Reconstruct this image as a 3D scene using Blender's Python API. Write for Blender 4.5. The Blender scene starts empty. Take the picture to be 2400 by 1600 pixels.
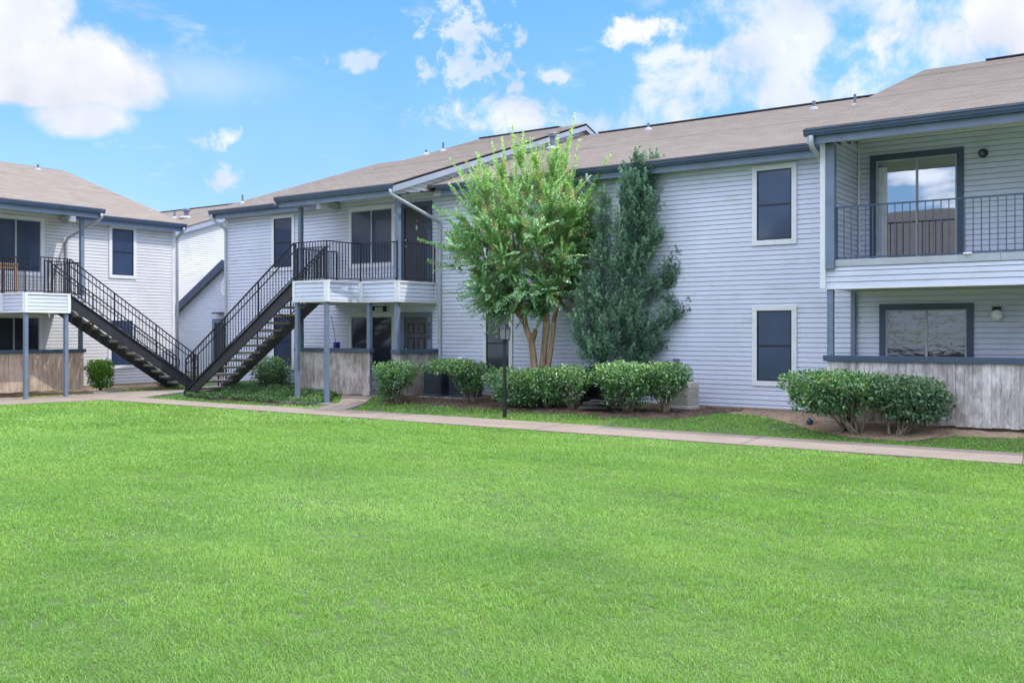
import bpy, math, random
import numpy as np
from mathutils import Vector, Matrix, noise as mnoise

C = bpy.context.scene
COL = C.collection
random.seed(7)
RNG = np.random.default_rng(11)

# ------------------------------------------------------------------ camera
cam_data = bpy.data.cameras.new("camera")
cam = bpy.data.objects.new("camera", cam_data)
COL.objects.link(cam)
cam.location = (0.0, 0.0, 1.65)
cam.rotation_euler = (math.radians(90), 0, math.atan2(2270.0, 3200.0))
cam_data.sensor_width = 36.0
cam_data.lens = 36.0 * 2270.0 / 2400.0
cam_data.shift_y = -0.0100
cam_data.clip_start = 0.1
cam_data.clip_end = 2000.0
C.camera = cam

# ------------------------------------------------------------------ sky, sun, exposure
SUN = Vector((0.60, 0.26, 0.95)).normalized()
SUN_EL = math.asin(SUN.z)
SUN_AZ = math.atan2(SUN.x, SUN.y)
C.view_settings.view_transform = 'Standard'
C.view_settings.look = 'None'
C.view_settings.gamma = 1.0
C.view_settings.use_curve_mapping = False
C.view_settings.exposure = 0.62

sun_data = bpy.data.lights.new("sun", 'SUN')
sun_data.energy = 2.0
sun_data.angle = math.radians(0.5)
sun_data.color = (1.0, 0.95, 0.88)
sun = bpy.data.objects.new("sun", sun_data)
COL.objects.link(sun)
sun.rotation_euler = (-SUN).to_track_quat('-Z', 'Y').to_euler()

world = bpy.data.worlds.new("World")
C.world = world
world.use_nodes = True


def build_world():
    nt = world.node_tree
    nt.nodes.clear()
    N = nt.nodes.new
    L = nt.links.new

    def val(x):
        return x

    def math_(op, a, b=None, c=None, clamp=False):
        n = N('ShaderNodeMath')
        n.operation = op
        n.use_clamp = clamp
        for i, v in enumerate((a, b, c)):
            if v is None:
                continue
            if isinstance(v, (int, float)):
                n.inputs[i].default_value = v
            else:
                L(v, n.inputs[i])
        return n.outputs[0]

    def ramp(x, lo, hi):
        n = N('ShaderNodeMapRange')
        n.interpolation_type = 'SMOOTHSTEP'
        L(x, n.inputs[0])
        n.inputs[1].default_value = lo
        n.inputs[2].default_value = hi
        return n.outputs[0]

    out = N('ShaderNodeOutputWorld')
    bg = N('ShaderNodeBackground')
    sky = N('ShaderNodeTexSky')
    sky.sky_type = 'NISHITA'
    sky.sun_disc = False
    sky.sun_elevation = SUN_EL
    sky.sun_rotation = SUN_AZ
    sky.altitude = 20
    sky.air_density = 1.15
    sky.dust_density = 0.6
    sky.ozone_density = 1.6
    bg.inputs['Strength'].default_value = 0.15
    tc = N('ShaderNodeTexCoord')
    dirv = tc.outputs['Generated']
    sep = N('ShaderNodeSeparateXYZ')
    L(dirv, sep.inputs[0])
    z = math_('MAXIMUM', sep.outputs[2], 0.0)
    # clouds lie on a high layer: direction divided by its height
    den = math_('ADD', z, 0.22)
    px = math_('DIVIDE', sep.outputs[0], den)
    py = math_('DIVIDE', sep.outputs[1], den)
    comb = N('ShaderNodeCombineXYZ')
    L(px, comb.inputs[0])
    L(py, comb.inputs[1])

    def noise(vec, scale, detail, rough=0.55, dist=0.0, off=(0, 0, 0), sc=(1, 1, 1)):
        m = N('ShaderNodeMapping')
        L(vec, m.inputs[0])
        m.inputs[1].default_value = off
        m.inputs[3].default_value = sc
        n = N('ShaderNodeTexNoise')
        n.inputs['Scale'].default_value = scale
        n.inputs['Detail'].default_value = detail
        n.inputs['Roughness'].default_value = rough
        n.inputs['Distortion'].default_value = dist
        L(m.outputs[0], n.inputs['Vector'])
        return n.outputs['Fac']

    fine = noise(comb.outputs[0], 5.5, 9, 0.62, 0.25)
    finer = noise(dirv, 14.0, 8, 0.62, 0.3)
    edge = noise(dirv, 7.0, 9, 0.60, 0.2, off=(3.1, 1.2, 0.4))

    tiny = noise(dirv, 48.0, 7, 0.6, 0.3, off=(9, 4, 2))

    # directions (in camera terms: right, up) turned into sky directions
    R = Vector((0.8157, 0.5786, 0))
    F = Vector((-0.5786, 0.8157, 0))

    def D(pxl, pyl):
        v = F * 2270 + R * (pxl - 1200) + Vector((0, 0, 1)) * (776 - pyl)
        return v.normalized()

    def blob(center, rx, rz, soft=0.5, amp=1.0, nz=edge, namp=1.5):
        """cloud bank: an ellipse of sky directions with a ragged edge"""
        c = D(*center)
        h = Vector((-c.y, c.x, 0)).normalized() * -1
        u = c.cross(h).normalized()
        d1 = N('ShaderNodeVectorMath'); d1.operation = 'DOT_PRODUCT'
        L(dirv, d1.inputs[0]); d1.inputs[1].default_value = h / rx
        d2 = N('ShaderNodeVectorMath'); d2.operation = 'DOT_PRODUCT'
        L(dirv, d2.inputs[0]); d2.inputs[1].default_value = u / rz
        fr = N('ShaderNodeVectorMath'); fr.operation = 'DOT_PRODUCT'
        L(dirv, fr.inputs[0]); fr.inputs[1].default_value = c
        q = math_('ADD', math_('MULTIPLY', d1.outputs['Value'], d1.outputs['Value']),
                  math_('MULTIPLY', d2.outputs['Value'], d2.outputs['Value']))
        q = math_('SQRT', q)
        nn = math_('MULTIPLY', math_('SUBTRACT', nz, 0.5), namp)
        q = math_('ADD', q, nn)
        m = ramp(q, 1.0 + soft * 0.35, 1.0 - soft * 0.65)
        m = math_('MULTIPLY', m, ramp(fr.outputs['Value'], 0.2, 0.4))
        return math_('MULTIPLY', m, amp)

    masks = [
        blob((190, 160), 0.056, 0.031, 0.9, 1.0, namp=5.5),
        blob((50, 150), 0.052, 0.030, 0.9, 0.97, namp=5.0),
        blob((40, 10), 0.042, 0.050, 0.6, 0.9, namp=3.2),
        blob((275, 190), 0.038, 0.030, 0.8, 0.85, namp=3.6),
        blob((60, 200), 0.060, 0.018, 0.5, 1.0, namp=2.6),
        blob((215, 275), 0.044, 0.014, 0.9, 0.85, namp=4.0),
        blob((190, 290), 0.032, 0.013, 0.8, 0.8, namp=3.2),
        blob((505, 325), 0.015, 0.011, 1.3, 0.7, nz=tiny, namp=4.5),
        blob((522, 418), 0.013, 0.012, 1.3, 0.7, nz=tiny, namp=4.5),
        blob((845, 140), 0.016, 0.009, 1.5, 0.55, nz=tiny, namp=6.0),
        blob((455, 180), 0.085, 0.022, 1.6, 0.28, namp=2.8),
        # right-hand banks
        blob((1490, 72), 0.030, 0.013, 1.0, 0.9, nz=tiny, namp=4.0),
        blob((1080, 60), 0.024, 0.030, 1.6, 0.62, nz=tiny, namp=8.0),
        blob((1110, 165), 0.038, 0.028, 1.6, 0.55, nz=tiny, namp=9.0),
        blob((1160, 240), 0.065, 0.022, 1.1, 0.8, nz=finer, namp=6.0),
        blob((1300, 180), 0.020, 0.008, 1.0, 0.7, nz=tiny, namp=4.5),
        blob((1400, 290), 0.040, 0.014, 1.2, 0.6, nz=finer, namp=6.2),
        blob((1580, 130), 0.050, 0.012, 1.1, 0.75, nz=finer, namp=6.2),
        blob((1800, 10), 0.095, 0.026, 1.9, 0.78, nz=finer, namp=7.4),
        blob((1840, 90), 0.060, 0.050, 1.9, 0.78, nz=finer, namp=9.0),
        blob((1740, 160), 0.080, 0.042, 1.9, 0.78, nz=finer, namp=9.0),
        blob((1820, 230), 0.110, 0.024, 1.9, 0.78, nz=finer, namp=8.0),
        blob((2280, 110), 0.120, 0.052, 1.2, 0.95, nz=finer, namp=5.0),
        blob((2380, 40), 0.080, 0.050, 1.2, 0.95, nz=finer, namp=5.0),
        blob((2140, 20), 0.080, 0.022, 1.9, 0.78, nz=finer, namp=7.4),
    ]
    mask = masks[0]
    for m in masks[1:]:
        mask = math_('MAXIMUM', mask, m)
    # loose scattered cloud added over the unseen rest of the sky (also what the panes mirror)
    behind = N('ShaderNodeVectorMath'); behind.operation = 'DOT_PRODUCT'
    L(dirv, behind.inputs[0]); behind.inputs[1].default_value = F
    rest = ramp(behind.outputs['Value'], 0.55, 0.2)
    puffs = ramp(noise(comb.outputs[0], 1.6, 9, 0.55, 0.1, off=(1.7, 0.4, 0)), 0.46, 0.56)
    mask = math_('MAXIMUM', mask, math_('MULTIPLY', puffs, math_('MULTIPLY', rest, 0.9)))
    wisps = math_('MULTIPLY', ramp(fine, 0.56, 0.74), 0.30)
    mask = math_('MAXIMUM', mask, wisps)
    # whitening near the horizon
    low = ramp(z, 0.42, 0.02)
    mask = math_('ADD', mask, math_('MULTIPLY', low, 0.16), clamp=True)

    tint = N('ShaderNodeMix'); tint.data_type = 'RGBA'; tint.blend_type = 'MULTIPLY'
    tint.inputs[0].default_value = 1.0
    L(sky.outputs[0], tint.inputs[6])
    tcol = N('ShaderNodeMix'); tcol.data_type = 'RGBA'
    L(ramp(z, 0.02, 0.34), tcol.inputs[0])
    tcol.inputs[6].default_value = (0.43, 0.60, 0.92, 1)
    tcol.inputs[7].default_value = (0.44, 0.80, 1.18, 1)
    L(tcol.outputs[2], tint.inputs[7])
    # cloud body: lit tops and slightly greyer undersides from a soft noise
    body = noise(dirv, 9.0, 5, 0.5, 0.0, off=(0.7, 0.2, -0.012))
    cr = N('ShaderNodeValToRGB')
    L(body, cr.inputs[0])
    cr.color_ramp.elements[0].position = 0.35
    cr.color_ramp.elements[0].color = (3.35, 3.5, 3.95, 1)
    cr.color_ramp.elements[1].position = 0.58
    cr.color_ramp.elements[1].color = (4.5, 4.55, 4.7, 1)
    mix = N('ShaderNodeMix'); mix.data_type = 'RGBA'
    L(mask, mix.inputs[0])
    L(tint.outputs[2], mix.inputs[6])
    L(cr.outputs[0], mix.inputs[7])
    # unseen bright cloud sheet added overhead and behind the viewer; it fills the shaded walls
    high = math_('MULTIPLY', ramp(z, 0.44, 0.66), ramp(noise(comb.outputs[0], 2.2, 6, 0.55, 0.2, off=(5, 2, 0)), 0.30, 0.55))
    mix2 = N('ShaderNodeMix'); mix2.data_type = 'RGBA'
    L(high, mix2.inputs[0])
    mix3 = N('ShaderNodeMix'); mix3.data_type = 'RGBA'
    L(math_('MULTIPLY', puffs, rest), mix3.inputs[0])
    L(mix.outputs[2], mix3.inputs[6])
    mix3.inputs[7].default_value = (8.0, 8.5, 9.8, 1)  # unseen rear cloud, added extra bright as fill light
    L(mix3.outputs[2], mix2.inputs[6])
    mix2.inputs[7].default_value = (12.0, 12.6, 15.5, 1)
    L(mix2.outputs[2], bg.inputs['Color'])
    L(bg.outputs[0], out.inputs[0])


build_world()

# ------------------------------------------------------------------ materials
MATS = {}


class NT:
    def __init__(self, name):
        self.m = bpy.data.materials.new(name)
        self.m.use_nodes = True
        self.nt = self.m.node_tree
        self.b = self.nt.nodes['Principled BSDF']
        self.out = self.nt.nodes['Material Output']
        MATS[name] = self.m

    def N(self, t):
        return self.nt.nodes.new(t)

    def L(self, a, b):
        self.nt.links.new(a, b)

    def coord(self, scale=(1, 1, 1), off=(0, 0, 0)):
        g = self.N('ShaderNodeNewGeometry')
        m = self.N('ShaderNodeMapping')
        m.inputs[1].default_value = off
        m.inputs[3].default_value = scale
        self.L(g.outputs['Position'], m.inputs[0])
        return m.outputs[0]

    def noise(self, scale, detail=5, rough=0.55, vec=None, stretch=(1, 1, 1), off=(0, 0, 0), dist=0.0):
        if vec is None:
            vec = self.coord(stretch, off)
        n = self.N('ShaderNodeTexNoise')
        n.inputs['Scale'].default_value = scale
        n.inputs['Detail'].default_value = detail
        n.inputs['Roughness'].default_value = rough
        n.inputs['Distortion'].default_value = dist
        self.L(vec, n.inputs['Vector'])
        return n.outputs['Fac']

    def ramp(self, x, stops):
        r = self.N('ShaderNodeValToRGB')
        e = r.color_ramp.elements
        while len(e) < len(stops):
            e.new(0.5)
        for k, (p, c) in enumerate(stops):
            e[k].position = p
            e[k].color = (*c, 1) if len(c) == 3 else c
        self.L(x, r.inputs[0])
        return r.outputs[0]

    def rng(self, x, a, b, c=0.0, d=1.0):
        n = self.N('ShaderNodeMapRange')
        self.L(x, n.inputs[0])
        for i, v in enumerate((a, b, c, d)):
            n.inputs[i + 1].default_value = v
        return n.outputs[0]

    def mix(self, f, a, b, blend='MIX'):
        n = self.N('ShaderNodeMix')
        n.data_type = 'RGBA'
        n.blend_type = blend
        for i, v in ((0, f), (6, a), (7, b)):
            if isinstance(v, (int, float)):
                n.inputs[i].default_value = v
            elif isinstance(v, tuple):
                n.inputs[i].default_value = (*v, 1) if len(v) == 3 else v
            else:
                self.L(v, n.inputs[i])
        return n.outputs[2]

    def math(self, op, a, b=None):
        n = self.N('ShaderNodeMath')
        n.operation = op
        for i, v in enumerate((a, b)):
            if v is None:
                continue
            if isinstance(v, (int, float)):
                n.inputs[i].default_value = v
            else:
                self.L(v, n.inputs[i])
        return n.outputs[0]

    def attr(self, name='tint'):
        a = self.N('ShaderNodeAttribute')
        a.attribute_name = name
        return a.outputs['Fac']

    def island(self):
        g = self.N('ShaderNodeNewGeometry')
        return g.outputs['Random Per Island']

    def bump(self, h, strength=0.3, dist=0.01):
        n = self.N('ShaderNodeBump')
        n.inputs['Strength'].default_value = strength
        n.inputs['Distance'].default_value = dist
        self.L(h, n.inputs['Height'])
        self.L(n.outputs[0], self.b.inputs['Normal'])

    def base(self, c):
        if isinstance(c, tuple):
            self.b.inputs['Base Color'].default_value = (*c, 1)
        else:
            self.L(c, self.b.inputs['Base Color'])

    def set(self, **k):
        for a, v in k.items():
            self.b.inputs[a.replace('_', ' ').capitalize() if a not in ('IOR',) else a].default_value = v


def painted(name, col, var=0.12, rough=0.45, scale=3.0, grime=(0.20, 0.22, 0.16), g_amt=0.25):
    t = NT(name)
    n1 = t.noise(scale, 6, 0.6)
    n2 = t.noise(26.0, 4, 0.6, stretch=(1, 1, 0.35))
    dark = tuple(c * (1 - var) for c in col)
    lite = tuple(min(1, c * (1 + var)) for c in col)
    c = t.ramp(n1, [(0.3, dark), (0.7, lite)])
    gm = t.math('MULTIPLY', t.rng(n2, 0.56, 0.78), g_amt)
    c = t.mix(gm, c, tuple(g * max(col) * 1.3 for g in grime))
    t.base(c)
    t.b.inputs['Roughness'].default_value = rough
    t.bump(n2, 0.12, 0.004)
    return t.m


def siding_mat(name, col):
    t = NT(name)
    # soiling: broad uneven weathering, green algae patches, thin vertical streaks
    broad = t.noise(0.55, 5, 0.6)
    algae = t.noise(1.15, 7, 0.68, stretch=(1, 1, 2.6), off=(4, 2, 1))
    streak = t.noise(9.0, 4, 0.6, stretch=(1, 1, 0.06), off=(1, 5, 0))
    c = t.ramp(broad, [(0.3, tuple(x * 0.90 for x in col)), (0.7, tuple(min(1, x * 1.06) for x in col))])
    c = t.mix(t.math('MULTIPLY', t.rng(streak, 0.55, 0.8), 0.16), c, (0.34, 0.36, 0.33))
    c = t.mix(t.math('MULTIPLY', t.rng(algae, 0.54, 0.72), 0.48), c, (0.42, 0.47, 0.38))
    t.base(c)
    t.b.inputs['Roughness'].default_value = 0.42
    t.bump(t.noise(60, 3, 0.5, stretch=(0.2, 0.2, 3)), 0.08, 0.003)
    return t.m


siding_mat('vinyl_siding', (0.615, 0.65, 0.755))  # bluish cast of the shaded walls is put into the colour
siding_mat('vinyl_siding_sunlit', (0.66, 0.65, 0.655))  # same vinyl with the sunlit tone put into the colour
painted('white_trim', (0.72, 0.73, 0.75), 0.06, 0.4)
painted('slate_paint', (0.050, 0.085, 0.150), 0.18, 0.30)
painted('post_paint', (0.150, 0.195, 0.270), 0.14, 0.45, grime=(0.9, 0.85, 0.6), g_amt=0.12)
painted('rake_paint', (0.30, 0.34, 0.41), 0.08, 0.4)
painted('door_frame_paint', (0.055, 0.082, 0.130), 0.10, 0.4)
painted('door_paint', (0.030, 0.034, 0.045), 0.15, 0.35)
painted('panel_door_paint', (0.075, 0.078, 0.088), 0.12, 0.4)
painted('soffit_paint', (0.64, 0.63, 0.57), 0.08, 0.6)
painted('downspout_paint', (0.42, 0.44, 0.47), 0.08, 0.35)
painted('black_iron', (0.009, 0.012, 0.020), 0.3, 0.38, g_amt=0.1)
painted('stringer_steel', (0.026, 0.028, 0.033), 0.25, 0.5, g_amt=0.2)
painted('vent_metal', (0.13, 0.15, 0.19), 0.2, 0.5)
painted('flashing_metal', (0.42, 0.44, 0.47), 0.2, 0.5)
painted('ac_dark', (0.045, 0.060, 0.080), 0.2, 0.5)
painted('ac_cream', (0.55, 0.52, 0.45), 0.1, 0.5)
painted('white_plastic', (0.88, 0.88, 0.89), 0.05, 0.35)
painted('black_plastic', (0.012, 0.012, 0.014), 0.2, 0.45)
painted('chrome_like', (0.55, 0.56, 0.58), 0.1, 0.25)
painted('pink_label', (0.65, 0.30, 0.33), 0.1, 0.5)
painted('orange_wood', (0.33, 0.16, 0.075), 0.2, 0.5)
painted('blue_plastic', (0.02, 0.03, 0.25), 0.2, 0.5)


def screen_mat(name, a, b, refl=0.05):
    t = NT(name)
    n = t.noise(1.3, 4, 0.6, off=(2, 1, 7))
    t.base(t.ramp(n, [(0.35, a), (0.7, b)]))
    t.b.inputs['Roughness'].default_value = 0.35
    g = t.N('ShaderNodeBsdfGlossy')
    g.inputs['Color'].default_value = (0.75, 0.85, 1.0, 1)
    g.inputs['Roughness'].default_value = 0.07
    bn = t.N('ShaderNodeBump')
    bn.inputs['Distance'].default_value = 0.0016
    t.L(t.noise(2.2, 3, 0.5), bn.inputs['Height'])
    t.L(bn.outputs[0], g.inputs['Normal'])
    mx = t.N('ShaderNodeMixShader')
    mx.inputs[0].default_value = refl
    t.L(t.b.outputs[0], mx.inputs[1])
    t.L(g.outputs[0], mx.inputs[2])
    t.L(mx.outputs[0], t.out.inputs[0])


screen_mat('solar_screen', (0.012, 0.028, 0.066), (0.022, 0.044, 0.098))
screen_mat('dark_pane', (0.006, 0.010, 0.020), (0.014, 0.022, 0.036), 0.06)


def glass_mat(name, wave, dark=(0.012, 0.014, 0.018), refl=0.62, tint=(0.80, 0.84, 0.88), stretch=(1, 1, 1), scale=2.4):
    t = NT(name)
    t.base(dark)
    t.b.inputs['Roughness'].default_value = 0.2
    g = t.N('ShaderNodeBsdfGlossy')
    g.inputs['Color'].default_value = (*tint, 1)
    g.inputs['Roughness'].default_value = 0.015
    n = t.N('ShaderNodeBump')
    n.inputs['Strength'].default_value = 1.0
    n.inputs['Distance'].default_value = wave
    t.L(t.noise(scale, 3, 0.5, dist=0.4, stretch=stretch), n.inputs['Height'])
    t.L(n.outputs[0], g.inputs['Normal'])
    mx = t.N('ShaderNodeMixShader')
    mx.inputs[0].default_value = refl
    t.L(t.b.outputs[0], mx.inputs[1])
    t.L(g.outputs[0], mx.inputs[2])
    t.L(mx.outputs[0], t.out.inputs[0])


glass_mat('door_glass', 0.0002, tint=(0.66, 0.70, 0.74))
glass_mat('wavy_glass', 0.0065, dark=(0.07, 0.073, 0.078), refl=0.5, tint=(0.50, 0.48, 0.45), stretch=(1.0, 1, 2.6), scale=4.2)


def curtain_mat():
    t = NT('blind_fabric')
    t.base(t.ramp(t.noise(5, 3), [(0.3, (0.50, 0.51, 0.53)), (0.7, (0.66, 0.66, 0.67))]))
    t.b.inputs['Roughness'].default_value = 0.8


curtain_mat()


def shingle_mat(name, k=1.0):
    t = NT(name)
    tc = t.N('ShaderNodeTexCoord')
    br = t.N('ShaderNodeTexBrick')
    br.inputs['Scale'].default_value = 1.0
    br.inputs['Brick Width'].default_value = 0.30
    br.inputs['Row Height'].default_value = 0.14
    br.inputs['Mortar Size'].default_value = 0.006
    br.inputs['Mortar Smooth'].default_value = 0.3
    br.inputs['Color1'].default_value = (0.275, 0.228, 0.185, 1)
    br.inputs['Color2'].default_value = (0.350, 0.297, 0.245, 1)
    br.inputs['Mortar'].default_value = (0.150, 0.125, 0.108, 1)
    t.L(tc.outputs['UV'], br.inputs['Vector'])
    n1 = t.noise(0.8, 6, 0.62)
    n2 = t.noise(70, 3, 0.7)
    n3 = t.noise(2.2, 5, 0.6, off=(3, 3, 3), stretch=(0.35, 1, 1))
    c = t.mix(t.math('MULTIPLY', t.rng(n1, 0.42, 0.72), 0.35), br.outputs['Color'], (0.36, 0.295, 0.24))
    c = t.mix(t.math('MULTIPLY', t.rng(n3, 0.5, 0.78), 0.35), c, (0.185, 0.155, 0.13))
    c = t.mix(0.5, c, t.ramp(n2, [(0.3, (0.6, 0.6, 0.6)), (0.7, (1, 1, 1))]), 'MULTIPLY')
    c = t.mix(1.0, c, (k, k, k), 'MULTIPLY')
    t.base(c)
    t.b.inputs['Roughness'].default_value = 0.9
    h = t.math('ADD', br.outputs['Fac'], t.math('MULTIPLY', n2, -0.5))
    n = t.N('ShaderNodeBump')
    n.invert = True
    n.inputs['Strength'].default_value = 0.7
    n.inputs['Distance'].default_value = 0.012
    t.L(h, n.inputs['Height'])
    t.L(n.outputs[0], t.b.inputs['Normal'])


shingle_mat('roof_shingles')
shingle_mat('dimmed_shingles', 0.42)  # same shingles, darkened so the mirrored sunlit slope reads dimmer


def board_mat(name, c1, c2, streak_c, s_amt):
    t = NT(name)
    isl = t.island()
    grain = t.noise(14, 8, 0.7, stretch=(1, 1, 0.09), dist=0.4)
    blot = t.noise(3.0, 8, 0.72, stretch=(1, 1, 0.45), off=(5, 1, 2))
    base = t.mix(isl, c1, c2)
    c = t.mix(t.rng(grain, 0.35, 0.65), base, tuple(x * 0.58 for x in c1))
    c = t.mix(t.math('MULTIPLY', t.rng(blot, 0.46, 0.62), s_amt), c, streak_c)
    fleck = t.noise(38, 6, 0.8, stretch=(1, 1, 0.16), off=(2, 9, 2))
    c = t.mix(t.math('MULTIPLY', t.rng(fleck, 0.55, 0.66), s_amt * 0.8), c, tuple(min(1, x * 1.15) for x in streak_c))
    t.base(c)
    t.b.inputs['Roughness'].default_value = 0.85
    t.bump(grain, 0.5, 0.006)


board_mat('weathered_boards', (0.34, 0.275, 0.235), (0.43, 0.36, 0.32), (0.64, 0.59, 0.56), 0.75)
board_mat('pale_boards', (0.42, 0.365, 0.34), (0.58, 0.52, 0.50), (0.80, 0.76, 0.75), 0.8)
board_mat('brown_boards', (0.46, 0.325, 0.235), (0.56, 0.42, 0.315), (0.68, 0.56, 0.45), 0.45)


def concrete_mat(name, c1, c2, seed=0):
    t = NT(name)
    a = t.noise(1.1, 7, 0.62, off=(seed, 0, 0))
    b = t.noise(45, 4, 0.7)
    d = t.noise(3.2, 5, 0.65, off=(0, seed, 2))
    c = t.ramp(a, [(0.3, c1), (0.7, c2)])
    c = t.mix(t.math('MULTIPLY', t.rng(d, 0.55, 0.75), 0.35), c, tuple(x * 0.62 for x in c1))
    c = t.mix(0.45, c, t.ramp(b, [(0.35, (0.62, 0.60, 0.58)), (0.65, (1, 1, 1))]), 'MULTIPLY')
    t.base(c)
    t.b.inputs['Roughness'].default_value = 0.88
    t.bump(b, 0.35, 0.004)


concrete_mat('path_concrete', (0.275, 0.220, 0.175), (0.35, 0.285, 0.230))
concrete_mat('pad_concrete', (0.30, 0.28, 0.26), (0.40, 0.37, 0.34), 5)
concrete_mat('foundation_concrete', (0.30, 0.23, 0.17), (0.40, 0.31, 0.23), 9)
concrete_mat('tread_concrete', (0.36, 0.33, 0.27), (0.50, 0.46, 0.38), 3)


def soil_mat(name, stops, sc=3.0):
    t = NT(name)
    a = t.noise(sc, 8, 0.7)
    b = t.noise(30, 5, 0.75)
    c = t.ramp(a, stops)
    c = t.mix(0.75, c, t.ramp(b, [(0.3, (0.35, 0.33, 0.30)), (0.62, (1, 1, 1))]), 'MULTIPLY')
    t.base(c)
    t.b.inputs['Roughness'].default_value = 0.95
    t.bump(t.math('ADD', a, b), 0.8, 0.03)


soil_mat('bed_soil', [(0.3, (0.085, 0.055, 0.040)), (0.5, (0.15, 0.105, 0.075)), (0.7, (0.23, 0.17, 0.12))])
soil_mat('sand_soil', [(0.3, (0.30, 0.20, 0.125)), (0.55, (0.46, 0.33, 0.22)), (0.75, (0.52, 0.40, 0.28))], 1.6)


def lawn_mats():
    t = NT('turf')
    a = t.noise(1.5, 6, 0.65)
    c = t.ramp(a, [(0.3, (0.055, 0.095, 0.022)), (0.7, (0.090, 0.150, 0.035))])
    t.base(c)
    t.b.inputs['Roughness'].default_value = 0.95
    t = NT('grass_blade')
    tint = t.attr()
    patch = t.noise(0.42, 5, 0.6, off=(3, 1, 0))
    stripe = t.noise(0.9, 4, 0.55, stretch=(0.35, 1.6, 1), off=(7, 2, 0))
    c = t.ramp(tint, [(0.0, (0.140, 0.285, 0.050)), (0.5, (0.270, 0.465, 0.102)), (0.88, (0.410, 0.585, 0.175)),
                      (1.0, (0.62, 0.58, 0.32))])
    k = t.ramp(patch, [(0.30, (0.70, 0.80, 0.72)), (0.52, (0.95, 0.97, 0.95)), (0.72, (1.10, 1.06, 1.12))])
    c = t.mix(1.0, c, k, 'MULTIPLY')
    k2 = t.ramp(stripe, [(0.35, (0.84, 0.90, 0.84)), (0.65, (1.07, 1.03, 1.08))])
    c = t.mix(1.0, c, k2, 'MULTIPLY')
    leafify(t, c, 0.42, 0.45)


def leafify(t, c, trans=0.35, rough=0.4, spec=0.35):
    t.base(c)
    t.b.inputs['Roughness'].default_value = rough
    t.b.inputs['Specular IOR Level'].default_value = spec
    tr = t.N('ShaderNodeBsdfTranslucent')
    bright = t.mix(1.0, c, (1.25, 1.35, 0.75), 'MULTIPLY')
    t.L(bright, tr.inputs[0])
    mx = t.N('ShaderNodeMixShader')
    mx.inputs[0].default_value = trans
    t.L(t.b.outputs[0], mx.inputs[1])
    t.L(tr.outputs[0], mx.inputs[2])
    t.L(mx.outputs[0], t.out.inputs[0])


lawn_mats()


def leaf_mat(name, stops, trans=0.35, rough=0.38):
    t = NT(name)
    leafify(t, t.ramp(t.attr(), stops), trans, rough, 0.9 if rough < 0.36 else 0.4)


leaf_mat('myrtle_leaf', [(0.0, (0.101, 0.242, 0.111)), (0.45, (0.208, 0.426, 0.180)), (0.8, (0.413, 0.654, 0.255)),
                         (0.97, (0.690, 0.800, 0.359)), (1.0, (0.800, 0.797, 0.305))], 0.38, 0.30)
leaf_mat('myrtle_flower', [(0.0, (0.36, 0.27, 0.10)), (0.6, (0.52, 0.42, 0.18)), (1.0, (0.64, 0.55, 0.30))], 0.3, 0.7)
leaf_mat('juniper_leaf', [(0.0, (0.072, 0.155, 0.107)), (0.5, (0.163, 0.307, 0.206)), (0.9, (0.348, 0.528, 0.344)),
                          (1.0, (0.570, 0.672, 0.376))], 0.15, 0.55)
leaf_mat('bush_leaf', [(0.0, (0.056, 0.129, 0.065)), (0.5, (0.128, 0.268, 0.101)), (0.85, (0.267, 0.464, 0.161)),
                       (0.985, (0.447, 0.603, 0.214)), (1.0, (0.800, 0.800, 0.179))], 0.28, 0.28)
leaf_mat('bright_bush_leaf', [(0.0, (0.054, 0.168, 0.024)), (0.5, (0.132, 0.324, 0.036)), (0.9, (0.288, 0.480, 0.060)),
                              (1.0, (0.480, 0.540, 0.096))], 0.35, 0.3)
leaf_mat('pale_bush_leaf', [(0.0, (0.045, 0.112, 0.053)), (0.5, (0.112, 0.217, 0.105)), (0.9, (0.225, 0.345, 0.180)),
                            (1.0, (0.330, 0.450, 0.240))], 0.25, 0.3)
leaf_mat('groundcover_leaf', [(0.0, (0.046, 0.121, 0.037)), (0.6, (0.126, 0.262, 0.073)), (1.0, (0.273, 0.424, 0.144))], 0.25, 0.35)
leaf_mat('strap_leaf', [(0.0, (0.035, 0.070, 0.040)), (0.6, (0.085, 0.140, 0.090)), (1.0, (0.22, 0.27, 0.18))], 0.25, 0.4)
leaf_mat('litter_leaf', [(0.0, (0.10, 0.055, 0.03)), (0.6, (0.22, 0.13, 0.07)), (1.0, (0.42, 0.28, 0.15))], 0.1, 0.8)


def bark_mat(name, c1, c2, c3):
    t = NT(name)
    a = t.noise(5, 6, 0.6, stretch=(1, 1, 0.22), dist=0.8)
    b = t.noise(22, 5, 0.6, stretch=(1, 1, 0.3))
    c = t.ramp(a, [(0.32, c1), (0.5, c2), (0.66, c3)])
    c = t.mix(0.35, c, t.ramp(b, [(0.3, (0.5, 0.45, 0.42)), (0.6, (1, 1, 1))]), 'MULTIPLY')
    t.base(c)
    t.b.inputs['Roughness'].default_value = 0.75
    t.bump(t.math('ADD', a, b), 0.6, 0.015)


bark_mat('myrtle_bark', (0.22, 0.12, 0.075), (0.40, 0.27, 0.16), (0.55, 0.42, 0.27))
bark_mat('stem_bark', (0.13, 0.09, 0.065), (0.24, 0.18, 0.13), (0.36, 0.29, 0.22))
bark_mat('dark_timber', (0.018, 0.016, 0.016), (0.045, 0.040, 0.038), (0.10, 0.09, 0.085))


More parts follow.
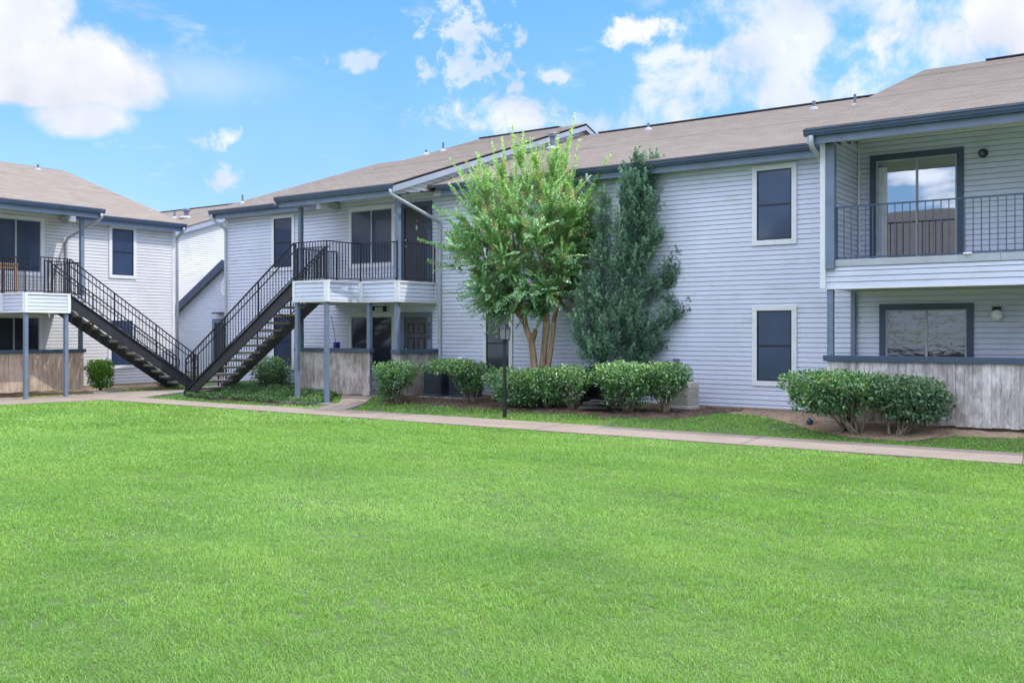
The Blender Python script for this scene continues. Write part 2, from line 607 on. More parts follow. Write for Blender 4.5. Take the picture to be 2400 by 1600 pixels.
def globe_mat():
    t = NT('milk_glass')
    t.base((0.85, 0.86, 0.86))
    t.b.inputs['Roughness'].default_value = 0.15
    t = NT('lantern_glass')
    t.base((0.30, 0.33, 0.33))
    t.b.inputs['Roughness'].default_value = 0.08
    t.b.inputs['Transmission Weight'].default_value = 0.55


globe_mat()


# ------------------------------------------------------------------ mesh helpers
class MB:
    """collects shapes; T maps local coordinates to world"""

    def __init__(self, T=None):
        self.v, self.f, self.uv = [], [], {}
        self.T = T or (lambda p: p)

    def add(self, verts, faces):
        o = len(self.v)
        for p in verts:
            self.v.append(tuple(self.T(tuple(p))))
        for f in faces:
            self.f.append(tuple(i + o for i in f))

    def box(self, x0, x1, y0, y1, z0, z1):
        self.add([(x0, y0, z0), (x1, y0, z0), (x1, y1, z0), (x0, y1, z0), (x0, y0, z1), (x1, y0, z1), (x1, y1, z1), (x0, y1, z1)],
                 [(0, 3, 2, 1), (4, 5, 6, 7), (0, 1, 5, 4), (1, 2, 6, 5), (2, 3, 7, 6), (3, 0, 4, 7)])

    def bar(self, a, b, w, h, up=(0, 0, 1)):
        a, b = Vector(a), Vector(b)
        d = (b - a).normalized()
        upv = Vector(up)
        s = d.cross(upv)
        if s.length < 1e-4:
            s = d.cross(Vector((1, 0, 0)))
        s.normalize()
        u = s.cross(d).normalized()
        vs = []
        for p in (a, b):
            for i, j in ((-1, -1), (1, -1), (1, 1), (-1, 1)):
                vs.append(p + s * (w / 2 * i) + u * (h / 2 * j))
        self.add(vs, [(0, 3, 2, 1), (4, 5, 6, 7), (0, 1, 5, 4), (1, 2, 6, 5), (2, 3, 7, 6), (3, 0, 4, 7)])

    def tube(self, pts, radii, n=8, cap=True):
        pts = [Vector(p) for p in pts]
        if not hasattr(radii, '__len__'):
            radii = [radii] * len(pts)
        rings = []
        ref = Vector((0.31, 0.17, 0.93)).normalized()
        for i, p in enumerate(pts):
            if i == 0:
                d = pts[1] - pts[0]
            elif i == len(pts) - 1:
                d = pts[-1] - pts[-2]
            else:
                d = (pts[i + 1] - pts[i]).normalized() + (pts[i] - pts[i - 1]).normalized()
            d.normalize()
            s = d.cross(ref)
            if s.length < 0.15:
                s = d.cross(Vector((1, 0, 0)))
            s.normalize()
            u = s.cross(d).normalized()
            rings.append([p + (s * math.cos(2 * math.pi * k / n) + u * math.sin(2 * math.pi * k / n)) * radii[i] for k in range(n)])
        vs = [q for r in rings for q in r]
        fs = []
        for i in range(len(pts) - 1):
            for k in range(n):
                a, b = i * n + k, i * n + (k + 1) % n
                fs.append((a, b, b + n, a + n))
        if cap:
            fs.append(tuple(range(n))[::-1])
            fs.append(tuple((len(pts) - 1) * n + k for k in range(n)))
        self.add(vs, fs)

    def prism(self, prof, a, b, axis):
        """profile [(p,q)...] swept along axis from a to b. axis 'x': (t,p,q); 'y': (p,t,q)"""
        n = len(prof)
        f = (lambda t, p, q: (t, p, q)) if axis == 'x' else ((lambda t, p, q: (p, t, q)) if axis == 'y' else (lambda t, p, q: (p, q, t)))
        vs = [f(a, p, q) for p, q in prof] + [f(b, p, q) for p, q in prof]
        fs = [(i, (i + 1) % n, (i + 1) % n + n, i + n) for i in range(n)] + [tuple(range(n))[::-1], tuple(range(n, 2 * n))]
        self.add(vs, fs)

    def lathe(self, prof, center, n=20):
        cx, cy = center
        vs, fs = [], []
        for r, z in prof:
            for k in range(n):
                a = 2 * math.pi * k / n
                vs.append((cx + r * math.cos(a), cy + r * math.sin(a), z))
        for i in range(len(prof) - 1):
            for k in range(n):
                a, b = i * n + k, i * n + (k + 1) % n
                fs.append((a, b, b + n, a + n))
        fs.append(tuple(range(n))[::-1])
        fs.append(tuple((len(prof) - 1) * n + k for k in range(n)))
        self.add(vs, fs)

    def build(self, name, mat, parent=None, smooth=False, fix=True, bevel=0.0):
        me = bpy.data.meshes.new(name)
        me.from_pydata(self.v, [], self.f)
        if fix:
            import bmesh
            bm = bmesh.new()
            bm.from_mesh(me)
            bmesh.ops.recalc_face_normals(bm, faces=bm.faces)
            bm.to_mesh(me)
            bm.free()
        if smooth:
            me.polygons.foreach_set('use_smooth', [True] * len(me.polygons))
        o = bpy.data.objects.new(name, me)
        COL.objects.link(o)
        if mat:
            me.materials.append(MATS[mat])
        if parent is not None:
            o.parent = parent
            o.matrix_parent_inverse = parent_inv(parent)
        if bevel:
            b = o.modifiers.new('bevel', 'BEVEL')
            b.width = bevel
            b.segments = 2
            b.limit_method = 'ANGLE'
        return o


def parent_inv(p):
    # parts are modelled in world coordinates, so only a thing's own empty is offset
    if p.parent is None:
        return Matrix.Translation(p.location).inverted()
    return Matrix.Identity(4)


def tag(o, label=None, cat=None, group=None, kind=None):
    if label:
        o['label'] = label
    if cat:
        o['category'] = cat
    if group:
        o['group'] = group
    if kind:
        o['kind'] = kind
    return o


def thing(name, label, cat, loc=(0, 0, 0), group=None):
    o = bpy.data.objects.new(name, None)
    o.empty_display_size = 0.2
    o.location = loc
    COL.objects.link(o)
    return tag(o, label, cat, group)


def np_mesh(name, verts, faces_n, mat, parent=None, tint=None, smooth=False, nper=3):
    """verts (V,3), faces (F,nper)"""
    me = bpy.data.meshes.new(name)
    V, Fc = len(verts), len(faces_n)
    me.vertices.add(V)
    me.vertices.foreach_set('co', np.ascontiguousarray(verts, dtype=np.float32).ravel())
    me.loops.add(Fc * nper)
    me.loops.foreach_set('vertex_index', np.ascontiguousarray(faces_n, dtype=np.int32).ravel())
    me.polygons.add(Fc)
    me.polygons.foreach_set('loop_start', np.arange(0, Fc * nper, nper, dtype=np.int32))
    try:
        me.polygons.foreach_set('loop_total', np.full(Fc, nper, dtype=np.int32))
    except Exception:
        pass
    if tint is not None:
        a = me.attributes.new('tint', 'FLOAT', 'POINT')
        a.data.foreach_set('value', np.ascontiguousarray(tint, dtype=np.float32))
    me.update(calc_edges=True)
    me.validate()
    o = bpy.data.objects.new(name, me)
    COL.objects.link(o)
    me.materials.append(MATS[mat])
    if parent is not None:
        o.parent = parent
        o.matrix_parent_inverse = parent_inv(parent)
    return o


def leaves_mesh(name, P, Dr, Nr, L, Wd, mat, parent=None, tint=None, fold=0.18):
    """one folded rhombic leaf per row: base P, direction Dr, normal Nr"""
    P, Dr, Nr = (np.asarray(a, dtype=float) for a in (P, Dr, Nr))
    n = len(P)
    Dr /= np.linalg.norm(Dr, axis=1, keepdims=True) + 1e-9
    S = np.cross(Dr, Nr)
    S /= np.linalg.norm(S, axis=1, keepdims=True) + 1e-9
    Nn = np.cross(S, Dr)
    L = np.broadcast_to(np.asarray(L, dtype=float), (n,))[:, None]
    Wd = np.broadcast_to(np.asarray(Wd, dtype=float), (n,))[:, None]
    mid = P + Dr * L * 0.45
    v = np.stack([P, mid + S * Wd / 2 + Nn * Wd * fold, P + Dr * L - Nn * L * 0.08, mid - S * Wd / 2 + Nn * Wd * fold], axis=1).reshape(-1, 3)
    b = (np.arange(n) * 4)[:, None]
    f = np.concatenate([b + np.array([[0, 1, 2]]), b + np.array([[0, 2, 3]])], axis=0)
    if tint is None:
        tint = RNG.random(n)
    return np_mesh(name, v, f, mat, parent, np.repeat(np.clip(tint, 0, 1), 4))


def rnd_unit(n):
    v = RNG.normal(size=(n, 3))
    return v / np.linalg.norm(v, axis=1, keepdims=True)


# ------------------------------------------------------------------ the ground
YA = 19.75      # front wall of the long block
XB = -28.70     # front wall of the left block
ZB = -0.10      # its floor lies a little lower


def gz(x, y):
    """ground height: level at the walls, falling 0.2 m to the lawn"""
    x = np.asarray(x, dtype=float)
    y = np.asarray(y, dtype=float)
    da = YA - y
    db = x - XB
    ta = np.clip((da - 1.3) / 1.9, 0, 1)
    tb = np.clip((db - 1.3) / 2.2, 0, 1)
    sa = ta * ta * (3 - 2 * ta)
    sb = tb * tb * (3 - 2 * tb)
    za = -0.03 - 0.19 * sa
    zb = -0.13 - 0.09 * sb
    left = np.clip((-24.0 - x) / 1.5, 0, 1)
    z = za * (1 - left) + np.minimum(za, zb) * left
    far = np.clip((y - 20.5) / 1.0, 0, 1)
    return z * (1 - far) + (-0.13) * far


PATHS = [
    # outline of each concrete slab, counter-clockwise
    [(-24.0, 14.95), (12.0, 15.15), (12.0, 16.42), (-6.3, 16.42), (-12.5, 16.38), (-16.40, 16.32), (-16.75, 17.35), (-17.4, 18.35),
     (-18.55, 18.35), (-17.55, 17.3), (-17.2, 16.10), (-19.7, 15.95), (-24.05, 15.95), (-24.0, 17.4), (-23.3, 19.2), (-23.9, 21.0),
     (-28.0, 24.45), (-31.6, 24.45), (-30.5, 23.2), (-26.5, 20.6), (-26.0, 18.9), (-26.35, 17.0), (-26.42, 13.9), (-28.6, 14.0), (-28.6, 12.6),
     (-26.42, 12.4), (-26.42, -20.0), (-24.9, -20.0), (-24.55, 12.3), (-24.4, 13.4), (-24.2, 14.4)],
]
BEDS = {
    'bed': [(-16.75, 17.55), (-15.2, 17.62), (-13.0, 17.50), (-11.2, 17.46), (-9.4, 17.46), (-8.3, 17.70), (-7.9, 18.6), (-7.8, 19.80), (-16.6, 19.80)],
    'sand': [(-7.95, 18.55), (-7.3, 18.45), (-6.6, 17.95), (-5.9, 17.45), (-4.9, 16.95), (-3.9, 16.98), (-3.3, 17.50), (-2.6, 17.62), (2.0, 17.6), (12.0, 17.6),
             (12.0, 19.8), (-8.0, 19.8)],
    'leftbed': [(-28.75, 12.0), (-27.05, 12.0), (-27.0, 16.0), (-26.85, 17.0), (-26.75, 18.5), (-27.4, 20.6), (-28.75, 20.6)],
    'cover': [(-23.1, 16.75), (-21.0, 16.55), (-19.0, 16.60), (-17.75, 16.75), (-18.05, 17.5), (-18.75, 18.45), (-18.75, 19.8), (-24.6, 19.8), (-24.0, 17.9)],
    'patio': [(-20.4, 18.25), (-16.45, 18.25), (-16.45, 19.8), (-20.4, 19.8)],
    'back': [(-36, 20.6), (-28.2, 20.6), (-24.8, 19.9), (-24.8, 25), (-36, 24.6)],
}


def inside(poly, X, Y):
    X = np.asarray(X, dtype=float)
    Y = np.asarray(Y, dtype=float)
    r = np.zeros(X.shape, dtype=bool)
    n = len(poly)
    j = n - 1
    for i in range(n):
        xi, yi = poly[i]
        xj, yj = poly[j]
        c = ((yi > Y) != (yj > Y)) & (X < (xj - xi) * (Y - yi) / (yj - yi + 1e-12) + xi)
        r ^= c
        j = i
    return r


def wob(X, Y, s=1.0, a=1.0):
    return a * (np.sin(X * 3.1 * s + 1.3) * np.cos(Y * 2.7 * s + .4) + 0.6 * np.sin(X * 7.3 * s + Y * 5.1 * s) + 0.35 * np.sin(X * 17.0 * s - Y * 13.0 * s + 2))


def make_ground():
    # terrain: fine near the buildings, coarse far away, one sheet
    def axis(a, b, near0, near1, fine, coarse):
        out = []
        x = a
        while x < b:
            out.append(x)
            if near0 <= x <= near1:
                x += fine
            else:
                dd = min(abs(x - near0), abs(x - near1))
                x += min(max(fine, dd * 0.25 + fine), coarse)
                if out[-1] < near0 < x:
                    x = near0
        out.append(b)
        return np.array(out)
    xs = axis(-600, 600, -36, 14, 0.4, 60)
    ys = axis(-600, 600, -2, 26, 0.4, 60)
    X, Y = np.meshgrid(xs, ys, indexing='ij')
    Z = gz(X, Y) - 0.004
    nx, ny = X.shape
    v = np.stack([X, Y, Z], -1).reshape(-1, 3)
    idx = np.arange(nx * ny).reshape(nx, ny)
    f = np.stack([idx[:-1, :-1], idx[1:, :-1], idx[1:, 1:], idx[:-1, 1:]], -1).reshape(-1, 4)
    o = np_mesh('ground', v, f, 'turf', nper=4)
    tag(o, kind='structure')

    def sheet(name, poly, mat, lift, step=0.09, rough=0.012, edge=0.08, kind='structure'):
        px = [p[0] for p in poly]
        py = [p[1] for p in poly]
        xs = np.arange(min(px) - 0.2, max(px) + 0.2, step)
        ys = np.arange(min(py) - 0.2, max(py) + 0.2, step)
        X, Y = np.meshgrid(xs, ys, indexing='ij')
        ins = inside(poly, X + wob(X, Y, 1.0, edge * 0.5), Y + wob(Y, X, 1.1, edge * 0.5))
        Z = gz(X, Y) + lift + rough * (wob(X, Y, 2.1) + RNG.normal(size=X.shape) * 0.35)
        nx, ny = X.shape
        idx = np.arange(nx * ny).reshape(nx, ny)
        keep = ins[:-1, :-1] & ins[1:, 1:] & ins[1:, :-1] & ins[:-1, 1:]
        cnt = np.zeros(X.shape, dtype=int)
        for di in (0, 1):
            for dj in (0, 1):
                cnt[di:nx - 1 + di, dj:ny - 1 + dj] += keep
        Z = np.where(cnt < 4, gz(X, Y) - 0.02, Z)      # the rim dips into the turf
        v = np.stack([X, Y, Z], -1).reshape(-1, 3)
        f = np.stack([idx[:-1, :-1], idx[1:, :-1], idx[1:, 1:], idx[:-1, 1:]], -1)[keep]
        used = np.unique(f)
        remap = -np.ones(len(v), dtype=int)
        remap[used] = np.arange(len(used))
        o = np_mesh(name, v[used], remap[f], mat, nper=4)
        tag(o, kind=kind)
        return o
    sheet('planting_bed', BEDS['bed'], 'bed_soil', 0.020)
    sheet('planting_bed', BEDS['cover'], 'bed_soil', 0.018)
    sheet('planting_bed', BEDS['leftbed'], 'sand_soil', 0.018)
    sheet('bare_soil', BEDS['sand'], 'sand_soil', 0.016)

    # concrete: one slab mesh following the ground, with cut joints
    poly = PATHS[0]
    mb = MB()
    import mathutils.geometry as mg
    tris = mg.tessellate_polygon([[Vector((x, y, 0)) for x, y in poly]])
    n = len(poly)
    top = [(x, y, float(gz(x, y)) + 0.028) for x, y in poly]
    bot = [(x, y, float(gz(x, y)) - 0.12) for x, y in poly]
    mb.add(top + bot, [tuple(t) for t in tris] + [(i, (i + 1) % n, (i + 1) % n + n, i + n) for i in range(n)])
    o = mb.build('sidewalk', 'path_concrete')
    tag(o, kind='structure')
    # joints: thin dark grooves laid as real slots is too fine, so strips of packed soil in the joints
    mb = MB()

    def joint(a, b, w=0.014):
        za, zb = float(gz(*a)) + 0.0325, float(gz(*b)) + 0.0325
        d = (Vector((*b, 0)) - Vector((*a, 0))).normalized()
        s = Vector((-d.y, d.x, 0)) * w / 2
        A, B = Vector((*a, za)), Vector((*b, zb))
        mb.add([A - s, B - s, B + s, A + s], [(0, 1, 2, 3)])
    for x in (-22.1, -18.2, -14.2, -10.15, -6.1, -2.0, 2.1):
        joint((x, 15.06 if x > -20 else 15.0), (x - 0.14, 16.30 if x > -17 else 15.93))
    joint((-24.35, 14.9), (-26.35, 14.95))
    joint((-24.0, 17.4), (-26.2, 17.5))
    joint((-16.75, 17.35), (-17.60, 17.4))
    tag(mb.build('path_joint', 'bed_soil', fix=False), kind='structure')
    # patio slab and stair landing
    mb = MB()
    mb.box(-20.3, -16.5, 18.35, YA - 0.01, -0.20, -0.010)
    tag(mb.build('patio_slab', 'pad_concrete'), kind='structure')
    mb = MB()
    mb.box(-24.6, -22.6, 17.3, 18.9, -0.4, -0.115)
    tag(mb.build('stair_landing_slab', 'pad_concrete'), kind='structure')
    # low concrete kerb along the porch posts
    mb = MB()
    mb.box(-19.35, -17.45, 16.85, 17.02, -0.3, -0.135)
    tag(mb.build('kerb', 'pad_concrete'), kind='structure')
    # bare slab by the left block
    mb = MB()
    mb.box(-27.05, -26.65, 16.2, 17.15, -0.3, -0.135)
    tag(mb.build('drain_slab', 'pad_concrete'), kind='structure')


make_ground()


# ------------------------------------------------------------------ siding
COURSE = 0.1016


def siding(mb, length, z0, z1, T, clip=None, phase=0.0):
    """clapboard courses with a shadow gap, in wall coordinates (s along, d outward, z up)"""
    k0 = math.floor((z0 - phase) / COURSE)
    k = k0
    while phase + k * COURSE < z1 - 1e-4:
        za, zb = phase + k * COURSE, phase + (k + 1) * COURSE
        k += 1
        za2, zb2 = max(za, z0), min(zb, z1)
        if zb2 - za2 < 0.004:
            continue
        gap = min(0.0122, (zb2 - za2) * 0.4)
        spans = clip((za2 + zb2) / 2) if clip else [(0, length)]
        cut = []
        for a, b in spans:
            # staggered butt joints between the vinyl lengths
            q = a + 3.66 * (0.25 + ((k * 7) % 11) / 14.0)
            p = a
            while q < b - 0.3:
                cut.append((p, q))
                p = q + 0.005
                q += 3.66
            cut.append((p, b))
        for a, b in cut:
            if b - a < 0.01:
                continue
            rows = [(0.013, za2), (0.004, zb2 - gap), (-0.026, zb2 - gap), (-0.026, zb2), (0.013, zb2)]
            vs = [T((s, d, z)) for d, z in rows for s in (a, b)]
            mb.add(vs, [(2 * i, 2 * i + 1, 2 * i + 3, 2 * i + 2) for i in range(4)])


def TA(p):      # walls facing the lawn
    s, d, z = p
    return (s, YA - d, z)


def TB(p):      # walls facing +X
    s, d, z = p
    return (XB + d, s, z)


def shifted(T, dz):
    return lambda p: T((p[0], p[1], p[2] + dz))


def wall_window(bld, T, s0, s1, z0, z1, mullions=(), rail=True, trim='white_trim', pane='solar_screen', tw=0.105, name='window',
                hang=None, label=None):
    """casing, sash bars and pane, standing proud of the siding"""
    mb = MB(T)
    d0, d1 = 0.0, 0.045
    mb.box(s0, s1, d0, d1, z1 - tw, z1)
    mb.box(s0, s1, d0, d1 - 0.002, z0, z0 + tw)
    mb.box(s0, s0 + tw, d0, d1 - 0.004, z0 + tw, z1 - tw)
    mb.box(s1 - tw, s1, d0, d1 - 0.004, z0 + tw, z1 - tw)
    w = mb.build(name, trim, bld)
    if label:
        w['label'] = label
    a, b, c, e = s0 + tw, s1 - tw, z0 + tw, z1 - tw
    mb = MB(T)
    f = 0.028
    mb.box(a, b, 0.006, 0.034, e - f, e)
    mb.box(a, b, 0.006, 0.034, c, c + f)
    mb.box(a, a + f, 0.006, 0.032, c + f, e - f)
    mb.box(b - f, b, 0.006, 0.032, c + f, e - f)
    for m in mullions:
        mb.box(m - 0.022, m + 0.022, 0.006, 0.036, c + f, e - f)
    mb.build('sash', 'black_iron' if not mullions else 'flashing_metal', w)
    if rail:
        mb = MB(T)
        mid = (c + e) / 2
        mb.box(a + f, b - f, 0.010, 0.030, mid - 0.018, mid + 0.018)
        mb.build('meeting_rail', 'black_iron', w)
    mb = MB(T)
    mb.box(a + 0.002, b - 0.002, 0.002, 0.020, c + 0.002, e - 0.002)
    mb.build('pane', pane, w)
    return w


def digits(text, T, s, z, h, parent, mat='black_plastic', sp=1.12):
    cu = bpy.data.curves.new('house_number', 'FONT')
    cu.body = '\n'.join(text)
    cu.size = h * 1.38
    cu.space_line = 0.80 * sp
    cu.extrude = 0.004
    cu.align_x = 'CENTER'
    o = bpy.data.objects.new('house_number', cu)
    COL.objects.link(o)
    cu.materials.append(MATS[mat])
    p = Vector(T((s, 0.055, z)))
    e = Vector(T((s + 1, 0.055, z))) - p
    up = Vector((0, 0, 1))
    n = e.cross(up)
    M = Matrix((e, up, n)).transposed().to_4x4()
    M.translation = p
    o.parent = parent
    o.matrix_parent_inverse = parent_inv(parent)
    me = bpy.data.meshes.new_from_object(o)
    bpy.data.objects.remove(o)
    o = bpy.data.objects.new('house_number', me)
    COL.objects.link(o)
    o.parent = parent
    o.matrix_parent_inverse = parent_inv(parent)
    o.matrix_basis = M
    return o


def gutter(bld, T, s0, s1, d, z, name='gutter', fascia=0.24, fin=0.0):
    """K-profile gutter on its fascia board. d = outward distance of the gutter front"""
    mb = MB(T)
    prof = [(d - 0.12, z), (d - 0.004, z), (d, z - 0.012), (d, z - 0.030), (d - 0.018, z - 0.045), (d - 0.022, z - 0.085), (d - 0.040, z - 0.105),
            (d - 0.045, z - 0.13), (d - 0.12, z - 0.13)]
    # swept along s
    n = len(prof)
    vs = [(s0, p, q) for p, q in prof] + [(s1, p, q) for p, q in prof]
    mb.add(vs, [(i, (i + 1) % n, (i + 1) % n + n, i + n) for i in range(n)] + [tuple(range(n)), tuple(range(n, 2 * n))])
    g = mb.build(name, 'slate_paint', bld)
    mb = MB(T)
    mb.box(s0 + 0.10, s1 - 0.10 if fin == 0 else s1, d - 0.155, d - 0.125, z - fascia - 0.03, z - 0.01)
    mb.build('fascia_board', 'post_paint', g)
    return g


def downspout(bld, pts, r=0.042, flip=False):
    mb = MB()
    # rectangular pipe with softened corners, swept
    P = [Vector(p) for p in pts]
    sm = [P[0]]
    for i in range(1, len(P) - 1):
        a, b, c = P[i - 1], P[i], P[i + 1]
        r1 = min(0.10, (a - b).length * 0.45)
        r2 = min(0.10, (c - b).length * 0.45)
        p1 = b + (a - b).normalized() * r1
        p2 = b + (c - b).normalized() * r2
        for k in range(5):
            t = k / 4
            sm.append((p1 * (1 - t) ** 2) + b * (2 * t * (1 - t)) + p2 * t * t)
    sm.append(P[-1])
    mb.tube(sm, r, 8)
    return mb.build('downspout', 'downspout_paint', bld, smooth=True)


def roof_plane(bld, name, quad, thick=0.06, uvdir=None, mat='roof_shingles'):
    """quad: eave-left, eave-right, ridge-right, ridge-left (top surface)"""
    q = [Vector(p) for p in quad]
    n = (q[1] - q[0]).cross(q[3] - q[0]).normalized()
    if n.z < 0:
        n = -n
    e = (q[1] - q[0]).normalized()
    up = (q[3] - q[0])
    up = (up - e * up.dot(e)).normalized()
    L = (q[1] - q[0]).length
    Hh = (q[3] - q[0]).dot(up)
    row = 0.145
    rows = int(Hh / row)
    mb = MB()
    uv = []
    # shingle courses: each row's butt edge stands 7 mm over the one below
    left0, right0 = q[0], q[1]
    for k in range(rows + 1):
        t0, t1 = k * row / Hh, min(1.0, (k + 1) * row / Hh)
        if t1 - t0 < 1e-4:
            continue
        a0, b0 = q[0].lerp(q[3], t0), q[1].lerp(q[2], t0)
        a1, b1 = q[0].lerp(q[3], t1), q[1].lerp(q[2], t1)
        lift = n * 0.007
        base = [a0 + lift, b0 + lift, b1, a1]
        butt = [a0, b0, b0 + lift, a0 + lift]
        for f in (butt, base):
            mb.add(f, [(0, 1, 2, 3)])
            for p in f:
                uv.append(((p - q[0]).dot(e), (p - q[0]).dot(up)))
    # underside
    und = [p - n * thick for p in q]
    top = q
    mb.add(und, [(3, 2, 1, 0)])
    uv += [(0, 0)] * 4
    for i in range(4):
        j = (i + 1) % 4
        mb.add([top[i], top[j], und[j], und[i]], [(0, 1, 2, 3)])
        uv += [(0, 0)] * 4
    o = mb.build(name, mat, bld, fix=False)
    lay = o.data.uv_layers.new(name='UVMap')
    flat = np.zeros((len(o.data.loops), 2), dtype=np.float32)
    vi = np.zeros(len(o.data.loops), dtype=np.int32)
    o.data.loops.foreach_get('vertex_index', vi)
    flat[:] = np.array(uv, dtype=np.float32)[vi]
    lay.data.foreach_set('uv', flat.ravel())
    return o


def vent(roof, x, y, z, h=0.22, r=0.04, cap=False):
    mb = MB()
    mb.lathe([(r, z - 0.1), (r, z + h)], (x, y), 14)
    if cap:
        mb.lathe([(r * 1.0, z + h), (r * 1.75, z + h + 0.02), (r * 1.75, z + h + 0.10), (r * 1.1, z + h + 0.16), (0.01, z + h + 0.17)], (x, y), 14)
    v = mb.build('vent_pipe', 'vent_metal', roof, smooth=False)
    mb = MB()
    mb.lathe([(r * 3.0, z - 0.04), (r * 2.6, z + 0.03), (r * 1.1, z + 0.07)], (x, y), 14)
    mb.build('vent_flashing', 'flashing_metal', roof)
    return v


def ridge_cap(roof, a, b):
    mb = MB()
    a, b = Vector(a), Vector(b)
    d = (b - a).normalized()
    s = Vector((-d.y, d.x, 0))
    for sg in (1, -1):
        p = [a, b, b + s * 0.15 * sg - Vector((0, 0, 0.05)), a + s * 0.15 * sg - Vector((0, 0, 0.05))]
        p = [q + Vector((0, 0, 0.022)) for q in p]
        mb.add(p, [(0, 1, 2, 3)])
    mb.bar(a + Vector((0, 0, 0.012)), b + Vector((0, 0, 0.012)), 0.24, 0.03)
    return mb.build('ridge_vent', 'stringer_steel', roof)


# ------------------------------------------------------------------ railings and stairs
def rail_run(mb, a, b, z0, h=0.98, gap=0.105, first=True, last=True, bottom=0.055, bw=0.015, posts=True):
    """top rail, bottom rail and balusters between two plan points"""
    a3, b3 = Vector((a[0], a[1], z0)), Vector((b[0], b[1], z0))
    mb.bar(a3 + Vector((0, 0, h)), b3 + Vector((0, 0, h)), 0.040, 0.026)
    mb.bar(a3 + Vector((0, 0, bottom)), b3 + Vector((0, 0, bottom)), 0.030, 0.022)
    L = (b3 - a3).length
    n = max(1, int(round(L / gap)))
    for i in range(0, n + 1):
        if (i == 0 and not first) or (i == n and not last):
            continue
        p = a3.lerp(b3, i / n)
        w = 0.030 if (i in (0, n) and posts) else bw
        mb.bar(p + Vector((0, 0, 0.0 if w > 0.02 else bottom)), p + Vector((0, 0, h)), w, w, up=(1, 0, 0))


def stairs(name, label, origin, run_dir, side_dir, width, top_z, foot_z, run, group=None, inner_first=False):
    """open-tread flight: starts at origin (top), runs along run_dir downwards"""
    t = thing(name, label, 'staircase', (origin[0] + run_dir[0] * run * 0.5, origin[1] + run_dir[1] * run * 0.5, foot_z), group)
    o = Vector((origin[0], origin[1], 0))
    rd = Vector((*run_dir, 0))
    sd = Vector((*side_dir, 0))
    drop = top_z - foot_z
    n = 15
    slope = drop / run

    def P(u, s, z):
        return o + rd * u + sd * s + Vector((0, 0, z))
    for s in (0.03, width - 0.03):
        mb = MB()
        # stringer plate: parallelogram, cut plumb at the top and level at the foot
        th = 0.045
        dv = 0.33
        ztop0 = top_z - 0.02
        pts = [(0, ztop0), (0, ztop0 - dv), (run - dv / slope + 0.0, foot_z), (run + 0.02, foot_z), (run + 0.02, foot_z + 0.06), ]
        pts = [(0, ztop0), (0, ztop0 - dv - 0.03), (run - (dv) / slope + 0.12, foot_z), (run + 0.05, foot_z), (run + 0.05, foot_z + 0.10)]
        n5 = len(pts)
        vs = [P(u, s - th / 2, z) for u, z in pts] + [P(u, s + th / 2, z) for u, z in pts]
        mb.add(vs, [tuple(range(n5)), tuple(range(n5, 2 * n5))[::-1]] + [(i, (i + 1) % n5, (i + 1) % n5 + n5, i + n5) for i in range(n5)])
        # flanges of the channel, top and bottom
        out = -1 if s < width / 2 else 1
        mb.bar(P(0.0, s + out * 0.03, ztop0 - 0.012), P(run - 0.02, s + out * 0.03, ztop0 - 0.012 - slope * (run - 0.02) + 0.09), 0.075, 0.014)
        mb.build('stringer', 'stringer_steel', t)
    for i in range(1, n):
        u = run * i / n
        z = top_z - drop * i / n
        mb = MB()
        vs = []
        mb.T = lambda p: tuple(P(p[0], p[1], p[2]))
        mb.box(u - 0.10, u + 0.19, 0.055, width - 0.055, z - 0.060, z)
        mb.build('tread', 'tread_concrete', t, bevel=0.006)
    # thin cross rods under the treads
    mb = MB()
    for i in (3, 6, 9, 12):
        u = run * i / n
        z = top_z - drop * i / n - 0.10
        mb.bar(P(u - 0.1, 0.05, z + 0.02), P(u + 0.42, width - 0.05, z - 0.30), 0.012, 0.012)
    mb.build('brace_rod', 'black_iron', t)
    # railings on both sides
    for k, s in enumerate((0.03, width - 0.03)):
        mb = MB()
        h = 0.96
        zz = lambda u: top_z + 0.02 - slope * u
        mb.bar(P(0, s, zz(0) + h), P(run - 0.02, s, zz(run - 0.02) + h), 0.040, 0.026)
        mb.bar(P(0, s, zz(0) + 0.09), P(run - 0.12, s, zz(run - 0.12) + 0.09), 0.030, 0.022)
        nb = int(run / 0.115)
        for i in range(nb + 1):
            u = (run - 0.03) * i / nb
            post = i % 12 == 0 or i == nb
            w = 0.034 if post else 0.014
            z0_ = zz(u) - (0.10 if post else -0.09)
            if i == nb:
                z0_ = foot_z
            mb.bar(P(u, s, z0_), P(u, s, zz(u) + h), w, w, up=(1, 0, 0))
        mb.build('railing', 'black_iron', t)
        # round handrail on the inside with a loop at the foot
        mb = MB()
        si = s + (0.075 if s < width / 2 else -0.075)
        pts = [P(0.05, si, zz(0.05) + 0.80), P(run - 0.15, si, zz(run - 0.15) + 0.80)]
        e = pts[1]
        loop = [e + rd * 0.14, e + rd * 0.20 - Vector((0, 0, .06)), e + rd * 0.20 - Vector((0, 0, .22)), e + rd * 0.14 - Vector((0, 0, .28)), e - rd * 0.05 - Vector((0, 0, .28))]
        mb.tube(pts + loop, 0.017, 8)
        mb.build('handrail', 'black_iron', t, smooth=True)
    return t


def post_box(bld, x, y, z0, z1, w=0.10, name='porch_post', mat='post_paint'):
    mb = MB()
    mb.box(x - w / 2, x + w / 2, y - w / 2, y + w / 2, z0, z1)
    return mb.build(name, mat, bld, bevel=0.005)


